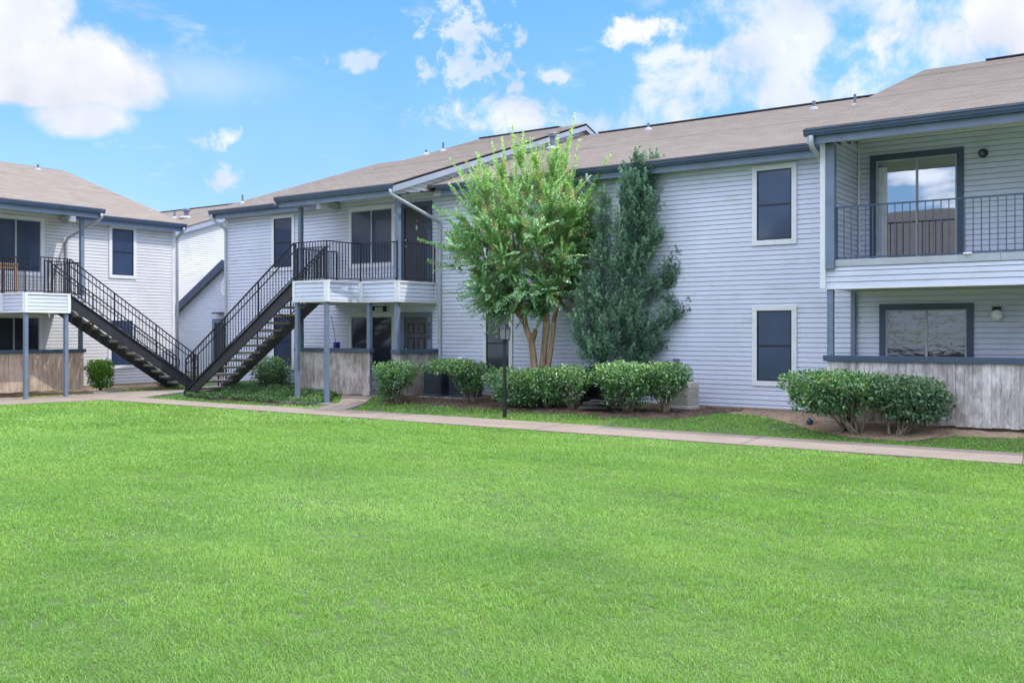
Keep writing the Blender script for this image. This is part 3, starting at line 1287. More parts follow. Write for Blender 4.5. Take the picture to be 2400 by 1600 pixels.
def boards(mb, T, s0, s1, z0, z1, d0=-0.018, w=0.14, jitter=0.012):
    s = s0
    while s < s1 - 0.02:
        ww = min(w * random.uniform(0.93, 1.07), s1 - s)
        a = random.uniform(-0.004, 0.004)
        mb.T = T
        mb.box(s + 0.0025, s + ww - 0.0025, d0 + a, d0 + 0.020 + a, z0 + random.uniform(-jitter, jitter), z1)
        s += ww


def balcony_deck(bld, plan, zb, zt, T=None, open_edges=(), cap=0.0):
    """deck body clad in siding with white corner boards; plan listed so that outside is on the right hand"""
    deck = MB()
    n = len(plan)
    zt2 = zt
    vs = [(x, y, zb + 0.02) for x, y in plan] + [(x, y, zt2 - 0.01) for x, y in plan]
    deck.add(vs, [tuple(range(n)), tuple(range(n, 2 * n))[::-1]])
    part = deck.build('balcony', 'soffit_paint', bld)
    sd = MB()
    tr = MB()
    for i in range(n - 1):
        a, b = Vector((*plan[i], 0)), Vector((*plan[i + 1], 0))
        L = (b - a).length
        e = (b - a).normalized()
        nrm = Vector((e.y, -e.x, 0))

        def TT(p, a=a, e=e, nrm=nrm):
            q = a + e * p[0] + nrm * p[1]
            return (q.x, q.y, p[2])
        siding(sd, L, zb + 0.02, zt - 0.045, lambda p, TT=TT: TT(p), clip=lambda z: [(0.0, L)])
        tr.T = TT
        tr.box(-0.0, L, -0.02, 0.022, zb - 0.012, zb + 0.026)          # starter strip
        tr.box(-0.0, L, -0.03, 0.026, zt - 0.050, zt)                  # floor edge
        tr.box(0.0, 0.085, 0.0, 0.024, zb + 0.026, zt - 0.052)
        tr.box(L - 0.085, L, 0.0, 0.024, zb + 0.026, zt - 0.052)
    sd.build('siding', 'vinyl_siding', part, fix=False)
    tr.build('corner_trim', 'white_trim', part)
    return part


# ------------------------------------------------------------------ long block (right)
def long_block():
    b = thing('apartment_building', 'long two-storey grey-blue sided apartment block behind the shade trees', 'building', (-8.0, YA, 0))
    XL, XR = -25.10, 12.0
    YR = 27.0
    zs = 0.03
    # main walls
    mb = MB()
    siding(mb, 0, zs, 5.46, TA, clip=lambda z: [(XL, -13.4 if int(z / COURSE) % 3 else -12.6), (-13.4 if int(z / COURSE) % 3 else -12.6, XR)])
    # end wall facing away to the left and the gable there
    TL = lambda p: (XL - p[1], p[0], p[2])

    def gclip(z):
        if z < 5.4:
            return [(YA, 34.2)]
        t = (z - 5.4) * 3
        return [(YA + t, 34.2 - t)]
    siding(mb, 0, zs, 7.7, TL, clip=gclip)
    w = mb.build('wall', 'vinyl_siding', b, fix=False)
    mb = MB()
    mb.box(XL + 0.03, XR, YA + 0.03, YA + 0.16, -0.3, 5.5)
    mb.box(XL + 0.03, XL + 0.16, YA + 0.16, 34.2, -0.3, 5.5)
    mb.box(XL + 0.03, XR, 34.0, 34.2, -0.3, 5.5)
    mb.box(XR - 0.2, XR, YA + 0.16, 34.0, -0.3, 5.5)
    mb.build('wall_core', 'white_trim', w)
    mb = MB()
    mb.box(XL - 0.01, XR, YA - 0.010, YA + 0.028, -0.35, zs)
    mb.build('foundation', 'foundation_concrete', b)
    # corner board
    mb = MB(TA)
    mb.box(XL - 0.02, XL + 0.10, -0.05, 0.028, zs, 5.2)
    mb.build('corner_board', 'white_trim', b)

    # windows, both floors
    for (s0, s1) in ((-22.92, -21.92), (-14.90, -13.98), (-11.02, -10.08), (-7.74, -6.78)):
        wall_window(b, TA, s0, s1, 0.50, 2.19, pane='dark_pane' if s0 in (-14.90, -11.02) else 'solar_screen')
        wall_window(b, TA, s0, s1, 3.46, 5.14)
    wall_window(b, TA, -19.67, -17.91, 3.42, 5.13, mullions=(-18.79,), rail=False)
    wall_window(b, TA, -19.67, -17.91, 0.50, 2.16, mullions=(-18.79,), rail=False, pane='dark_pane')

    # the two front doors
    for z0, num, panels in ((2.95, '801', False), (0.0, '800', True)):
        mb = MB(TA)
        mb.box(-17.70, -17.56, 0.0, 0.050, z0, z0 + 2.16)
        mb.box(-16.74, -16.60, 0.0, 0.050, z0, z0 + 2.16)
        mb.box(-17.56, -16.74, 0.0, 0.048, z0 + 2.03, z0 + 2.16)
        fr = mb.build('door_frame', 'door_frame_paint' if not panels else 'post_paint', b)
        mb = MB(TA)
        mb.box(-17.555, -16.745, 0.0, 0.018, z0 + 0.02, z0 + 2.025)
        if panels:
            for sx in (-17.46, -17.09):
                for (pz0, pz1) in ((1.58, 1.86), (0.98, 1.48), (0.20, 0.86)):
                    # raised panel inside a sunk moulding
                    a0, a1 = sx, sx + 0.25
                    mb.box(a0 + 0.045, a1 - 0.045, 0.018, 0.030, z0 + pz0 + 0.045, z0 + pz1 - 0.045)
        d = mb.build('front_door', 'panel_door_paint' if panels else 'door_paint', b)
        d['label'] = 'dark panelled front door' if panels else 'dark plain front door'
        if panels:
            mb = MB(TA)
            for sx in (-17.46, -17.09):
                for (pz0, pz1) in ((1.58, 1.86), (0.98, 1.48), (0.20, 0.86)):
                    a0, a1 = sx, sx + 0.25
                    for q in ((a0, a0 + .03, pz0, pz1), (a1 - .03, a1, pz0, pz1), (a0 + .03, a1 - .03, pz0, pz0 + .03), (a0 + .03, a1 - .03, pz1 - .03, pz1)):
                        mb.box(q[0], q[1], 0.018, 0.025, z0 + q[2], z0 + q[3])
            mb.build('door_moulding', 'black_iron', d)
        for zz, r, nm in ((0.98, 0.030, 'door_handle'), (1.16, 0.026, 'door_lock')):
            mb = MB()
            p = Vector(TA((-17.49, 0.03, z0 + zz)))
            mb.tube([p, p - Vector((0, 0.035, 0)), p - Vector((0, 0.05, 0))], [r, r, r * 0.5], 12)
            mb.build(nm, 'chrome_like', d, smooth=True)
        if not panels:
            mb = MB()
            p = Vector(TA((-17.12, 0.02, z0 + 1.66)))
            mb.tube([p, p - Vector((0, 0.02, 0))], 0.016, 10)
            mb.build('peephole', 'chrome_like', d)
            mb = MB()
            mb.lathe([(0.005, p.z - 0.26), (0.03, p.z - 0.22), (0.035, p.z - 0.17), (0.012, p.z - 0.11)], (p.x, p.y - 0.01), 10)
            mb.build('door_knocker', 'chrome_like', d)
        digits(num, TA, -16.675, z0 + (1.72 if not panels else 1.76), 0.13, fr)
        # wall lamp beside each door
        mb = MB(TA)
        lz = z0 + (1.95 if not panels else 1.72)
        mb.box(-17.86, -17.78, 0.016, 0.075, lz - 0.02, lz + 0.08)
        wl = mb.build('wall_lamp', 'black_plastic', b)
        mb = MB()
        mb.lathe([(0.03, lz - 0.02), (0.05, lz - 0.05), (0.052, lz - 0.12), (0.03, lz - 0.16), (0.005, lz - 0.17)], (-17.82, YA - 0.075), 12)
        mb.build('lamp_shade', 'milk_glass', wl, smooth=True)

    # main roof, ridge along X
    zr = 5.43 + (YR - 19.3) / 3
    RX0 = -25.42
    rf = roof_plane(b, 'roof', [(RX0, 19.3, 5.43), (XR + .4, 19.3, 5.43), (XR + .4, YR, zr), (RX0, YR, zr)])
    roof_plane(b, 'roof', [(XR + .4, 34.7, 5.43), (RX0, 34.7, 5.43), (RX0, YR, zr), (XR + .4, YR, zr)])
    ridge_cap(rf, (-15.7, YR, zr), (-6.2, YR, zr))
    vent(rf, -13.5, 26.12, 7.70, 0.20)
    vent(rf, -8.36, 25.67, 7.55, 0.22, 0.045)
    vent(rf, -7.12, 25.07, 7.35, 0.30, 0.035)
    vent(rf, -15.75, 24.3, 7.10, 0.34, 0.075, cap=True)
    vent(rf, -24.67, 20.05, 5.68, 0.28, 0.03)
    gutter(b, TA, RX0, -20.35, 0.45, 5.43)
    gutter(b, TA, -16.15, -5.7, 0.45, 5.43)
    mb = MB(TA)
    mb.box(RX0 + 0.1, -20.45, 0.017, 0.32, 5.20, 5.225)
    mb.box(-16.3, -5.75, 0.017, 0.32, 5.20, 5.225)
    mb.build('soffit', 'soffit_paint', b)
    # left rake board of the main roof
    mb = MB()
    mb.bar((RX0 + 0.02, 19.35, 5.32), (RX0 + 0.02, YR, zr - 0.12), 0.03, 0.2)
    mb.build('rake_board', 'post_paint', b)

    # raised roof over the stair balcony
    gx0, gx1, gy, gze = -20.55, -16.20, 17.75, 5.29
    gzr = gze + (YR - gy) / 3
    r2 = roof_plane(b, 'roof', [(gx0, gy, gze), (gx1, gy, gze), (gx1, YR, gzr), (gx0, YR, gzr)])
    roof_plane(b, 'roof', [(gx1, 36.25, gze), (gx0, 36.25, gze), (gx0, YR, gzr), (gx1, YR, gzr)])
    ridge_cap(r2, (gx0 + 0.05, YR, gzr), (gx1 - 1.0, YR, gzr))
    vent(r2, -20.05, 24.4, 7.50, 0.28, 0.035)
    vent(r2, -20.35, 23.9, 7.34, 0.16, 0.04)
    TG = lambda p: (p[0], gy + 0.12 - p[1], p[2])
    gutter(b, TG, gx0 - 0.02, gx1 - 0.02, 0.12, gze - 0.005)
    for sx, sg in ((gx1, 1), (gx0, -1)):
        mb = MB()
        for (ya, za, yb, zb) in ((gy + 0.03, gze, YR, gzr), (36.2, gze, YR, gzr)):
            p = [(sx - sg * 0.0, ya, za - 0.01), (sx - sg * 0.0, yb, zb - 0.01), (sx - sg * 0.0, yb, zb - 0.21), (sx - sg * 0.0, ya, za - 0.21)]
            q = [(x - sg * 0.035, y, z) for x, y, z in p]
            mb.add(p + q, [(0, 1, 2, 3), (7, 6, 5, 4), (0, 4, 5, 1), (1, 5, 6, 2), (2, 6, 7, 3), (3, 7, 4, 0)])
        mb.build('rake_board', 'rake_paint', b)
    # gable wall over the main roof slope, facing +X and -X
    for gxw, sg in ((gx1 - 0.22, 1), (gx0 + 0.22, -1)):
        mb = MB()
        TGW = lambda p, gxw=gxw, sg=sg: (gxw + sg * p[1], p[0], p[2])

        def gcl(z):
            # from the raised roof down to the main slope
            y_hi = gy + (z - gze + 0.05) * 3
            a = max(gy + 0.12, y_hi)
            if z < 5.36:
                return [(a, min(19.7, gy + 0.15 + (z - 5.02) / 0.184))]
            return [(a, 2 * YR - a)]
        siding(mb, 0, 5.06, gzr - 0.05, TGW, clip=gcl)
        mb.build('gable_wall', 'vinyl_siding_sunlit', b, fix=False)
    # sloped porch ceiling and its trim
    mb = MB()
    mb.add([(gx0 + 0.1, gy + 0.15, 5.02), (gx1 - 0.05, gy + 0.15, 5.02), (gx1 - 0.05, YA - 0.01, 5.36), (gx0 + 0.1, YA - 0.01, 5.36)], [(0, 1, 2, 3)])
    mb.add([(gx0 + 0.1, gy + 0.15, 5.04), (gx1 - 0.05, gy + 0.15, 5.04), (gx1 - 0.05, YA - 0.01, 5.38), (gx0 + 0.1, YA - 0.01, 5.38)], [(3, 2, 1, 0)])
    mb.build('soffit', 'soffit_paint', b, fix=False)
    mb = MB(TA)
    mb.box(gx0 + 0.25, gx1 - 0.6, 0.014, 0.05, 5.335, 5.365)
    mb.build('soffit_trim', 'white_trim', b)
    # main eave stub where it dies into the porch
    mb = MB()
    mb.box(-20.55, -20.05, 19.32, 19.72, 5.12, 5.30)
    mb.build('eave_return', 'downspout_paint', b)

    # stair balcony
    zt, zb = 2.93, 2.40
    plan = [(-20.2, YA), (-20.2, 18.2), (-18.94, 18.2), (-18.94, 17.0), (-17.72, 17.0), (-17.72, 18.2), (-16.45, 18.2), (-16.45, YA)]
    bal = balcony_deck(b, plan, zb, zt)
    mb = MB()
    i_ = 0.05
    rail_run(mb, (-20.2 + i_, YA - 0.03), (-20.2 + i_, 18.2 + i_), zt)
    rail_run(mb, (-20.2 + i_, 18.2 + i_), (-18.94 + i_, 18.2 + i_), zt, last=False)
    mb.build('railing', 'black_iron', bal)
    mb = MB()
    rail_run(mb, (-18.94 + i_, 17.0 + i_), (-17.72 - i_, 17.0 + i_), zt)
    rail_run(mb, (-17.72 - i_, 17.0 + i_), (-17.72 - i_, 18.2 + i_), zt, first=False)
    rail_run(mb, (-17.72 - i_, 18.2 + i_), (-16.45 - i_, 18.2 + i_), zt, first=False)
    rail_run(mb, (-16.45 - i_, 18.2 + i_), (-16.45 - i_, YA - 0.03), zt, first=False)
    mb.build('railing', 'black_iron', bal)
    post_box(b, -20.08, 18.30, zt, 5.05, 0.11)
    post_box(b, -16.53, 18.32, zt, 5.10, 0.11)
    post_box(b, -18.86, 17.08, -0.20, zb, 0.10)
    post_box(b, -17.80, 17.08, -0.20, zb, 0.10)
    post_box(b, -20.08, 18.32, -0.1, zb, 0.10)

    # projecting right-hand section: loggia over patio
    cx0, cy = -5.70, 18.05
    ce, cyE = 5.35, 17.55
    czr = ce + (YR - cyE) / 3
    r3 = roof_plane(b, 'roof', [(-5.88, cyE, ce), (XR + .4, cyE, ce), (XR + .4, YR, czr), (-5.88, YR, czr)])
    roof_plane(b, 'roof', [(XR + .4, 36.45, ce), (-5.88, 36.45, ce), (-5.88, YR, czr), (XR + .4, YR, czr)])
    ridge_cap(r3, (-4.4, YR, czr), (XR, YR, czr))
    TC = lambda p: (p[0], cyE + 0.12 - p[1], p[2])
    gutter(b, TC, -5.92, XR, 0.12, ce - 0.005)
    mb = MB()
    p = [(-5.86, cyE + .05, ce - 0.02), (-5.86, YR, czr - 0.02), (-5.86, YR, czr - 0.28), (-5.86, cyE + .05, ce - 0.28)]
    q = [(x + 0.035, y, z) for x, y, z in p]
    mb.add(p + q, [(0, 1, 2, 3), (7, 6, 5, 4), (0, 4, 5, 1), (1, 5, 6, 2), (2, 6, 7, 3), (3, 7, 4, 0)])
    mb.build('rake_board', 'rake_paint', b)
    mb = MB()
    mb.add([(-5.8, cyE + .15, 5.085), (XR, cyE + .15, 5.085), (XR, YA - .01, 5.43), (-5.8, YA - .01, 5.43)], [(0, 1, 2, 3)])
    mb.add([(-5.8, cyE + .15, 5.11), (XR, cyE + .15, 5.11), (XR, YA - .01, 5.45), (-5.8, YA - .01, 5.45)], [(3, 2, 1, 0)])
    mb.build('soffit', 'soffit_paint', b, fix=False)
    # side wall of the loggia (upper floor only)
    mb = MB()
    xw = -5.56
    siding(mb, 0, 2.93, 5.42, lambda p: (xw + p[1], p[0], p[2]), clip=lambda z: [(cy + 0.12, min(YA, cy + 0.12 + 9))] if z < 5.15 else [(cyE + .2 + (z - 5.09) / 0.16, YA)])
    siding(mb, 0, 2.45, 5.6, lambda p: (cx0 - p[1], p[0], p[2]), clip=lambda z: [(cy + 0.02, YA)] if z < 5.15 else [(cyE + 3 * (z - 5.06), YA + 1.2)])
    mb.build('loggia_wall', 'vinyl_siding', b, fix=False)
    mb = MB()
    mb.box(cx0 + 0.014, xw - 0.014, cy + 0.05, YA, 2.46, 5.12)
    mb.build('loggia_core', 'white_trim', b)
    mb = MB()
    mb.box(-5.74, -5.645, cy - 0.075, cy + 0.02, 2.44, 5.12)
    mb.build('corner_board', 'white_trim', b)
    post_box(b, -5.560, cy - 0.005, 2.80, 5.10, 0.165)
    mb = MB()
    mb.box(xw + 0.02, xw + 0.06, YA - 0.06, YA - 0.017, 2.95, 5.40)
    mb.box(xw + 0.02, xw + 0.05, cy + 0.3, YA - 0.06, 5.23, 5.26)
    mb.build('inner_corner_trim', 'white_trim', b)
    mb = MB(TA)
    mb.box(xw + 0.06, XR, 0.014, 0.055, 5.385, 5.42)
    mb.build('soffit_trim', 'white_trim', b)
    # deck
    part = MB()
    part.box(cx0 + 0.06, XR, cy + 0.03, YA - 0.02, 2.47, 2.93)
    bal2 = part.build('balcony', 'soffit_paint', b)
    mb = MB()
    siding(mb, 0, 2.46, 2.84, lambda p: (p[0], cy - p[1], p[2]), clip=lambda z: [(-5.645, -1.2), (-1.2, XR)], phase=0.02)
    mb.build('siding', 'vinyl_siding', bal2, fix=False)
    mb = MB()
    mb.box(-5.645, XR, cy - 0.03, cy + 0.03, 2.425, 2.462)
    mb.build('starter_strip', 'white_trim', bal2)
    mb = MB()
    mb.box(-5.475, -2.72, cy - 0.024, cy + 0.03, 2.842, 2.965)
    mb.box(-2.715, XR, cy - 0.020, cy + 0.03, 2.842, 2.961)
    mb.build('floor_edge', 'downspout_paint', bal2)
    mb = MB(TA)
    mb.box(cx0, XR, 0.017, 0.05, 2.40, 2.43)
    mb.build('soffit_trim', 'white_trim', bal2)
    mb = MB()
    rail_run(mb, (-5.46, cy + 0.03), (8.0, cy + 0.03), 2.965, h=0.97, gap=0.128, bottom=0.03)
    mb.build('railing', 'slate_paint', bal2)
    # sliding door above
    w = wall_window(b, TA, -5.31, -3.60, 2.93, 5.11, mullions=(-4.43,), rail=False, trim='door_frame_paint', pane='door_glass', tw=0.12, name='sliding_door')
    # pale vertical blinds standing open just behind the glass edge: slim slats in front of the pane's left side
    mb = MB(TA)
    for k in range(6):
        mb.box(-5.145 + k * 0.028, -5.122 + k * 0.028, 0.0205, 0.0225, 3.07, 4.86 - 0.0 * k)
    mb.build('blind', 'blind_fabric', w)
    w = wall_window(b, TA, -5.13, -3.43, 0.35, 2.18, mullions=(-4.26,), rail=False, trim='door_frame_paint', pane='wavy_glass', tw=0.12)
    # lights
    mb = MB()
    mb.tube([(-3.27, YA - 0.014, 4.95), (-3.27, YA - 0.06, 4.95), (-3.27, YA - 0.10, 4.94)], [0.085, 0.08, 0.065], 18)
    wl = mb.build('wall_lamp', 'black_plastic', b)
    mb = MB()
    mb.tube([(-3.27, YA - 0.095, 4.94), (-3.27, YA - 0.115, 4.94)], [0.04, 0.035], 14)
    mb.build('lamp_shade', 'vent_metal', wl)
    mb = MB()
    mb.lathe([(0.075, 2.10), (0.075, 2.04), (0.055, 2.03)], (-3.03, YA - 0.10), 16)
    mb.box(-3.07, -2.99, YA - 0.09, YA - 0.014, 2.05, 2.10)
    wl = mb.build('wall_lamp', 'black_plastic', b)
    mb = MB()
    R_ = 0.105
    mb.lathe([(max(0.01, R_ * math.sin(a)), 1.945 + R_ * math.cos(a)) for a in [math.pi * k / 12 for k in range(1, 13)]], (-3.03, YA - 0.12), 20)
    mb.build('lamp_shade', 'milk_glass', wl, smooth=True)
    # slim posts under the right-hand deck
    post_box(b, -5.58, cy + 0.05, 1.10, 2.44, 0.11)
    post_box(b, -5.62, YA - 0.06, 0.03, 2.42, 0.09, name='corner_board')

    # downspouts
    downspout(b, [(RX0 + 0.12, 19.36, 5.31), (RX0 + 0.12, 19.36, 5.18), (-25.04, YA - 0.06, 4.86), (-25.04, YA - 0.06, 0.12), (-25.04, YA - 0.22, 0.03)], 0.045)
    downspout(b, [(gx1 - 0.10, gy + 0.03, 5.16), (gx1 - 0.06, gy + 0.03, 5.02), (-16.30, YA - 0.06, 4.52), (-16.30, YA - 0.06, 0.10), (-16.30, YA - 0.25, 0.02)], 0.045)
    downspout(b, [(-11.6, 19.36, 5.31), (-11.6, 19.36, 5.15), (-11.38, YA - 0.06, 4.88), (-11.38, YA - 0.06, 0.12), (-11.38, YA - 0.25, 0.03)], 0.042)
    downspout(b, [(-5.78, cyE + 0.03, 5.22), (-5.78, cyE + 0.05, 5.02), (-5.80, cy + 0.6, 4.75), (-5.80, YA - 0.10, 4.2), (-5.80, YA - 0.10, 2.6)], 0.045)
    # black corrugated drain stubs
    mb = MB()
    mb.tube([(-25.0, YA - 0.12, 0.02), (-24.2, YA - 0.14, -0.02), (-23.5, YA - 0.14, -0.04)], 0.055, 10)
    mb.build('drain_pipe', 'black_plastic', b, smooth=True)
    mb = MB()
    mb.tube([(-16.1, YA - 0.35, 0.03), (-16.1, 19.0, -0.02), (-16.15, 18.6, -0.03)], [0.055, 0.055, 0.065], 10)
    mb.build('drain_pipe', 'black_plastic', b, smooth=True)
    # little things fixed to the wall
    mb = MB(TA)
    mb.box(-15.67, -15.53, 0.014, 0.10, 0.74, 0.98)
    mb.build('wall_vent', 'white_plastic', b, bevel=0.01)
    mb = MB(TA)
    mb.box(-9.55, -9.43, 0.014, 0.10, 0.86, 1.04)
    mb.box(-9.51, -9.47, 0.016, 0.05, 0.30, 0.86)
    mb.build('electrical_box', 'vent_metal', b, bevel=0.008)
    mb = MB(TA)
    mb.box(-18.78, -18.20, 0.016, 0.03, 2.31, 2.33)
    mb.box(-18.72, -18.68, 0.016, 0.06, 2.22, 2.34)
    mb.box(-18.32, -18.24, 0.016, 0.07, 2.19, 2.34)
    mb.build('wall_bracket', 'black_iron', b)
    return b


long_block()


# ------------------------------------------------------------------ left block
def left_block():
    b = thing('apartment_building', 'two-storey pale block at the far left whose stair balcony faces the lawn', 'building', (XB, 10.0, ZB))
    YE, Y0 = 20.42, -22.0
    mb = MB()
    siding(mb, 0, -0.06, 5.36, TB, clip=lambda z: [(Y0, 17.2), (17.2, YE)] if int(z / COURSE) % 2 else [(Y0, 18.0), (18.0, YE)], phase=0.03)
    TE = lambda p: (p[0], YE + p[1], p[2])

    def gc(z):
        if z < 5.3:
            return [(-43.3, XB)]
        t = (z - 5.3) * 3
        return [(-43.3 + t, XB - t)]
    siding(mb, 0, -0.06, 7.6, TE, clip=gc)
    w = mb.build('wall', 'vinyl_siding_sunlit', b, fix=False)
    mb = MB()
    mb.box(XB - 0.16, XB - 0.03, Y0, YE - 0.03, -0.4, 5.4)
    mb.box(-43.3, XB - 0.16, YE - 0.16, YE - 0.03, -0.4, 5.4)
    mb.box(-43.3, -43.1, Y0, YE - 0.16, -0.4, 5.4)
    mb.build('wall_core', 'white_trim', w)
    mb = MB()
    mb.box(XB - 0.02, XB + 0.008, Y0, YE, -0.4, -0.06)
    mb.build('foundation', 'foundation_concrete', b)
    mb = MB(TB)
    mb.box(YE - 0.10, YE + 0.02, -0.05, 0.030, -0.06, 5.15)
    mb.build('corner_board', 'white_trim', b)
    wall_window(b, TB, 17.96, 18.94, 3.37, 5.08, pane='solar_screen')
    wall_window(b, TB, 17.93, 18.91, 0.44, 2.10, pane='solar_screen')
    wall_window(b, TB, 14.07, 15.81, 3.32, 5.09, mullions=(14.94,), rail=False)
    wall_window(b, TB, 14.05, 15.76, 0.44, 2.17, mullions=(14.88,), rail=False, pane='dark_pane')
    zr = 5.31 + 7.75 / 3
    rf = roof_plane(b, 'roof', [(-28.25, Y0, 5.31), (-28.25, 20.62, 5.31), (-36.0, 20.62, zr), (-36.0, Y0, zr)])
    roof_plane(b, 'roof', [(-43.75, 20.62, 5.31), (-43.75, Y0, 5.31), (-36.0, Y0, zr), (-36.0, 20.62, zr)])
    vent(rf, -35.31, 19.23, 7.66, 0.20, 0.045)
    gutter(b, TB, 16.6, 20.62, 0.45, 5.31)
    mb = MB(TB)
    mb.box(16.5, 20.5, 0.017, 0.32, 5.085, 5.11)
    mb.build('soffit', 'soffit_paint', b)
    mb = MB()
    mb.bar((-28.3, 20.60, 5.19), (-36.0, 20.60, zr - 0.12), 0.03, 0.2)
    mb.build('rake_board', 'post_paint', b)
    # raised porch roof
    pz = 5.285
    prz = pz + (36.0 - 26.6) / 3
    roof_plane(b, 'roof', [(-26.6, 12.0, pz), (-26.6, 16.52, pz), (-36.0, 16.52, prz), (-36.0, 12.0, prz)])
    TG = lambda p: (-26.72 + p[1], p[0], p[2])
    gutter(b, TG, 12.0, 16.56, 0.12, pz - 0.005)
    mb = MB()
    mb.bar((-26.65, 16.50, pz - 0.13), (-36.0, 16.50, prz - 0.13), 0.03, 0.24)
    mb.build('rake_board', 'post_paint', b)
    mb = MB()
    mb.add([(-26.75, 12.0, 5.0), (-26.75, 16.45, 5.0), (XB + .01, 16.45, 5.28), (XB + .01, 12.0, 5.28)], [(0, 1, 2, 3)])
    mb.add([(-26.75, 12.0, 5.02), (-26.75, 16.45, 5.02), (XB + .01, 16.45, 5.30), (XB + .01, 12.0, 5.30)], [(3, 2, 1, 0)])
    mb.build('soffit', 'soffit_paint', b, fix=False)
    mb = MB(TB)
    mb.box(12.0, 16.3, 0.014, 0.05, 5.25, 5.28)
    mb.build('soffit_trim', 'white_trim', b)
    mb = MB()
    mb.box(XB + 0.02, XB + 0.42, 16.35, 16.60, 5.02, 5.20)
    mb.build('eave_return', 'downspout_paint', b)
    # deck with the mirrored bay
    zt, zb = 2.70, 2.17
    plan = [(XB, 12.45), (-27.05, 12.45), (-27.05, 13.70), (-25.85, 13.70), (-25.85, 15.0), (-27.05, 15.0), (-27.05, 16.12), (XB, 16.12)]
    bal = balcony_deck(b, plan, zb, zt)
    mb = MB()
    i_ = 0.05
    rail_run(mb, (XB + .03, 12.5), (-27.1, 12.5), zt)
    rail_run(mb, (-27.1, 12.5), (-27.1, 13.75), zt, first=False)
    rail_run(mb, (-27.1, 13.75), (-25.9, 13.75), zt, first=False)
    rail_run(mb, (-25.9, 13.75), (-25.9, 14.95), zt, first=False)
    mb.build('railing', 'black_iron', bal)
    mb = MB()
    rail_run(mb, (-27.1, 14.95), (-27.1, 16.07), zt)
    rail_run(mb, (-27.1, 16.07), (XB + .03, 16.07), zt, first=False)
    mb.build('railing', 'black_iron', bal)
    post_box(b, -27.12, 16.10, zt, 5.02, 0.11)
    post_box(b, -27.12, 12.50, zt, 5.02, 0.11)
    post_box(b, -25.93, 13.78, -0.25, zb, 0.10)
    post_box(b, -25.93, 14.92, -0.25, zb, 0.10)
    post_box(b, -27.12, 16.06, 1.05, zb, 0.10)
    post_box(b, -27.12, 13.50, 1.05, zb, 0.10)
    downspout(b, [(-26.66, 16.46, 5.15), (-26.66, 16.46, 5.02), (XB + 0.06, 16.50, 4.50), (XB + 0.06, 16.50, 0.10)], 0.045)
    downspout(b, [(-28.32, 20.52, 5.18), (-28.32, 20.52, 5.08), (XB + 0.06, YE + 0.07, 4.86), (XB + 0.06, YE + 0.07, 0.0)], 0.05)
    mb = MB()
    mb.lathe([(0.02, 2.04), (0.022, 2.17)], (-25.95, 14.45), 8)
    mb.build('drain_spout', 'white_plastic', b)
    return b


left_block()


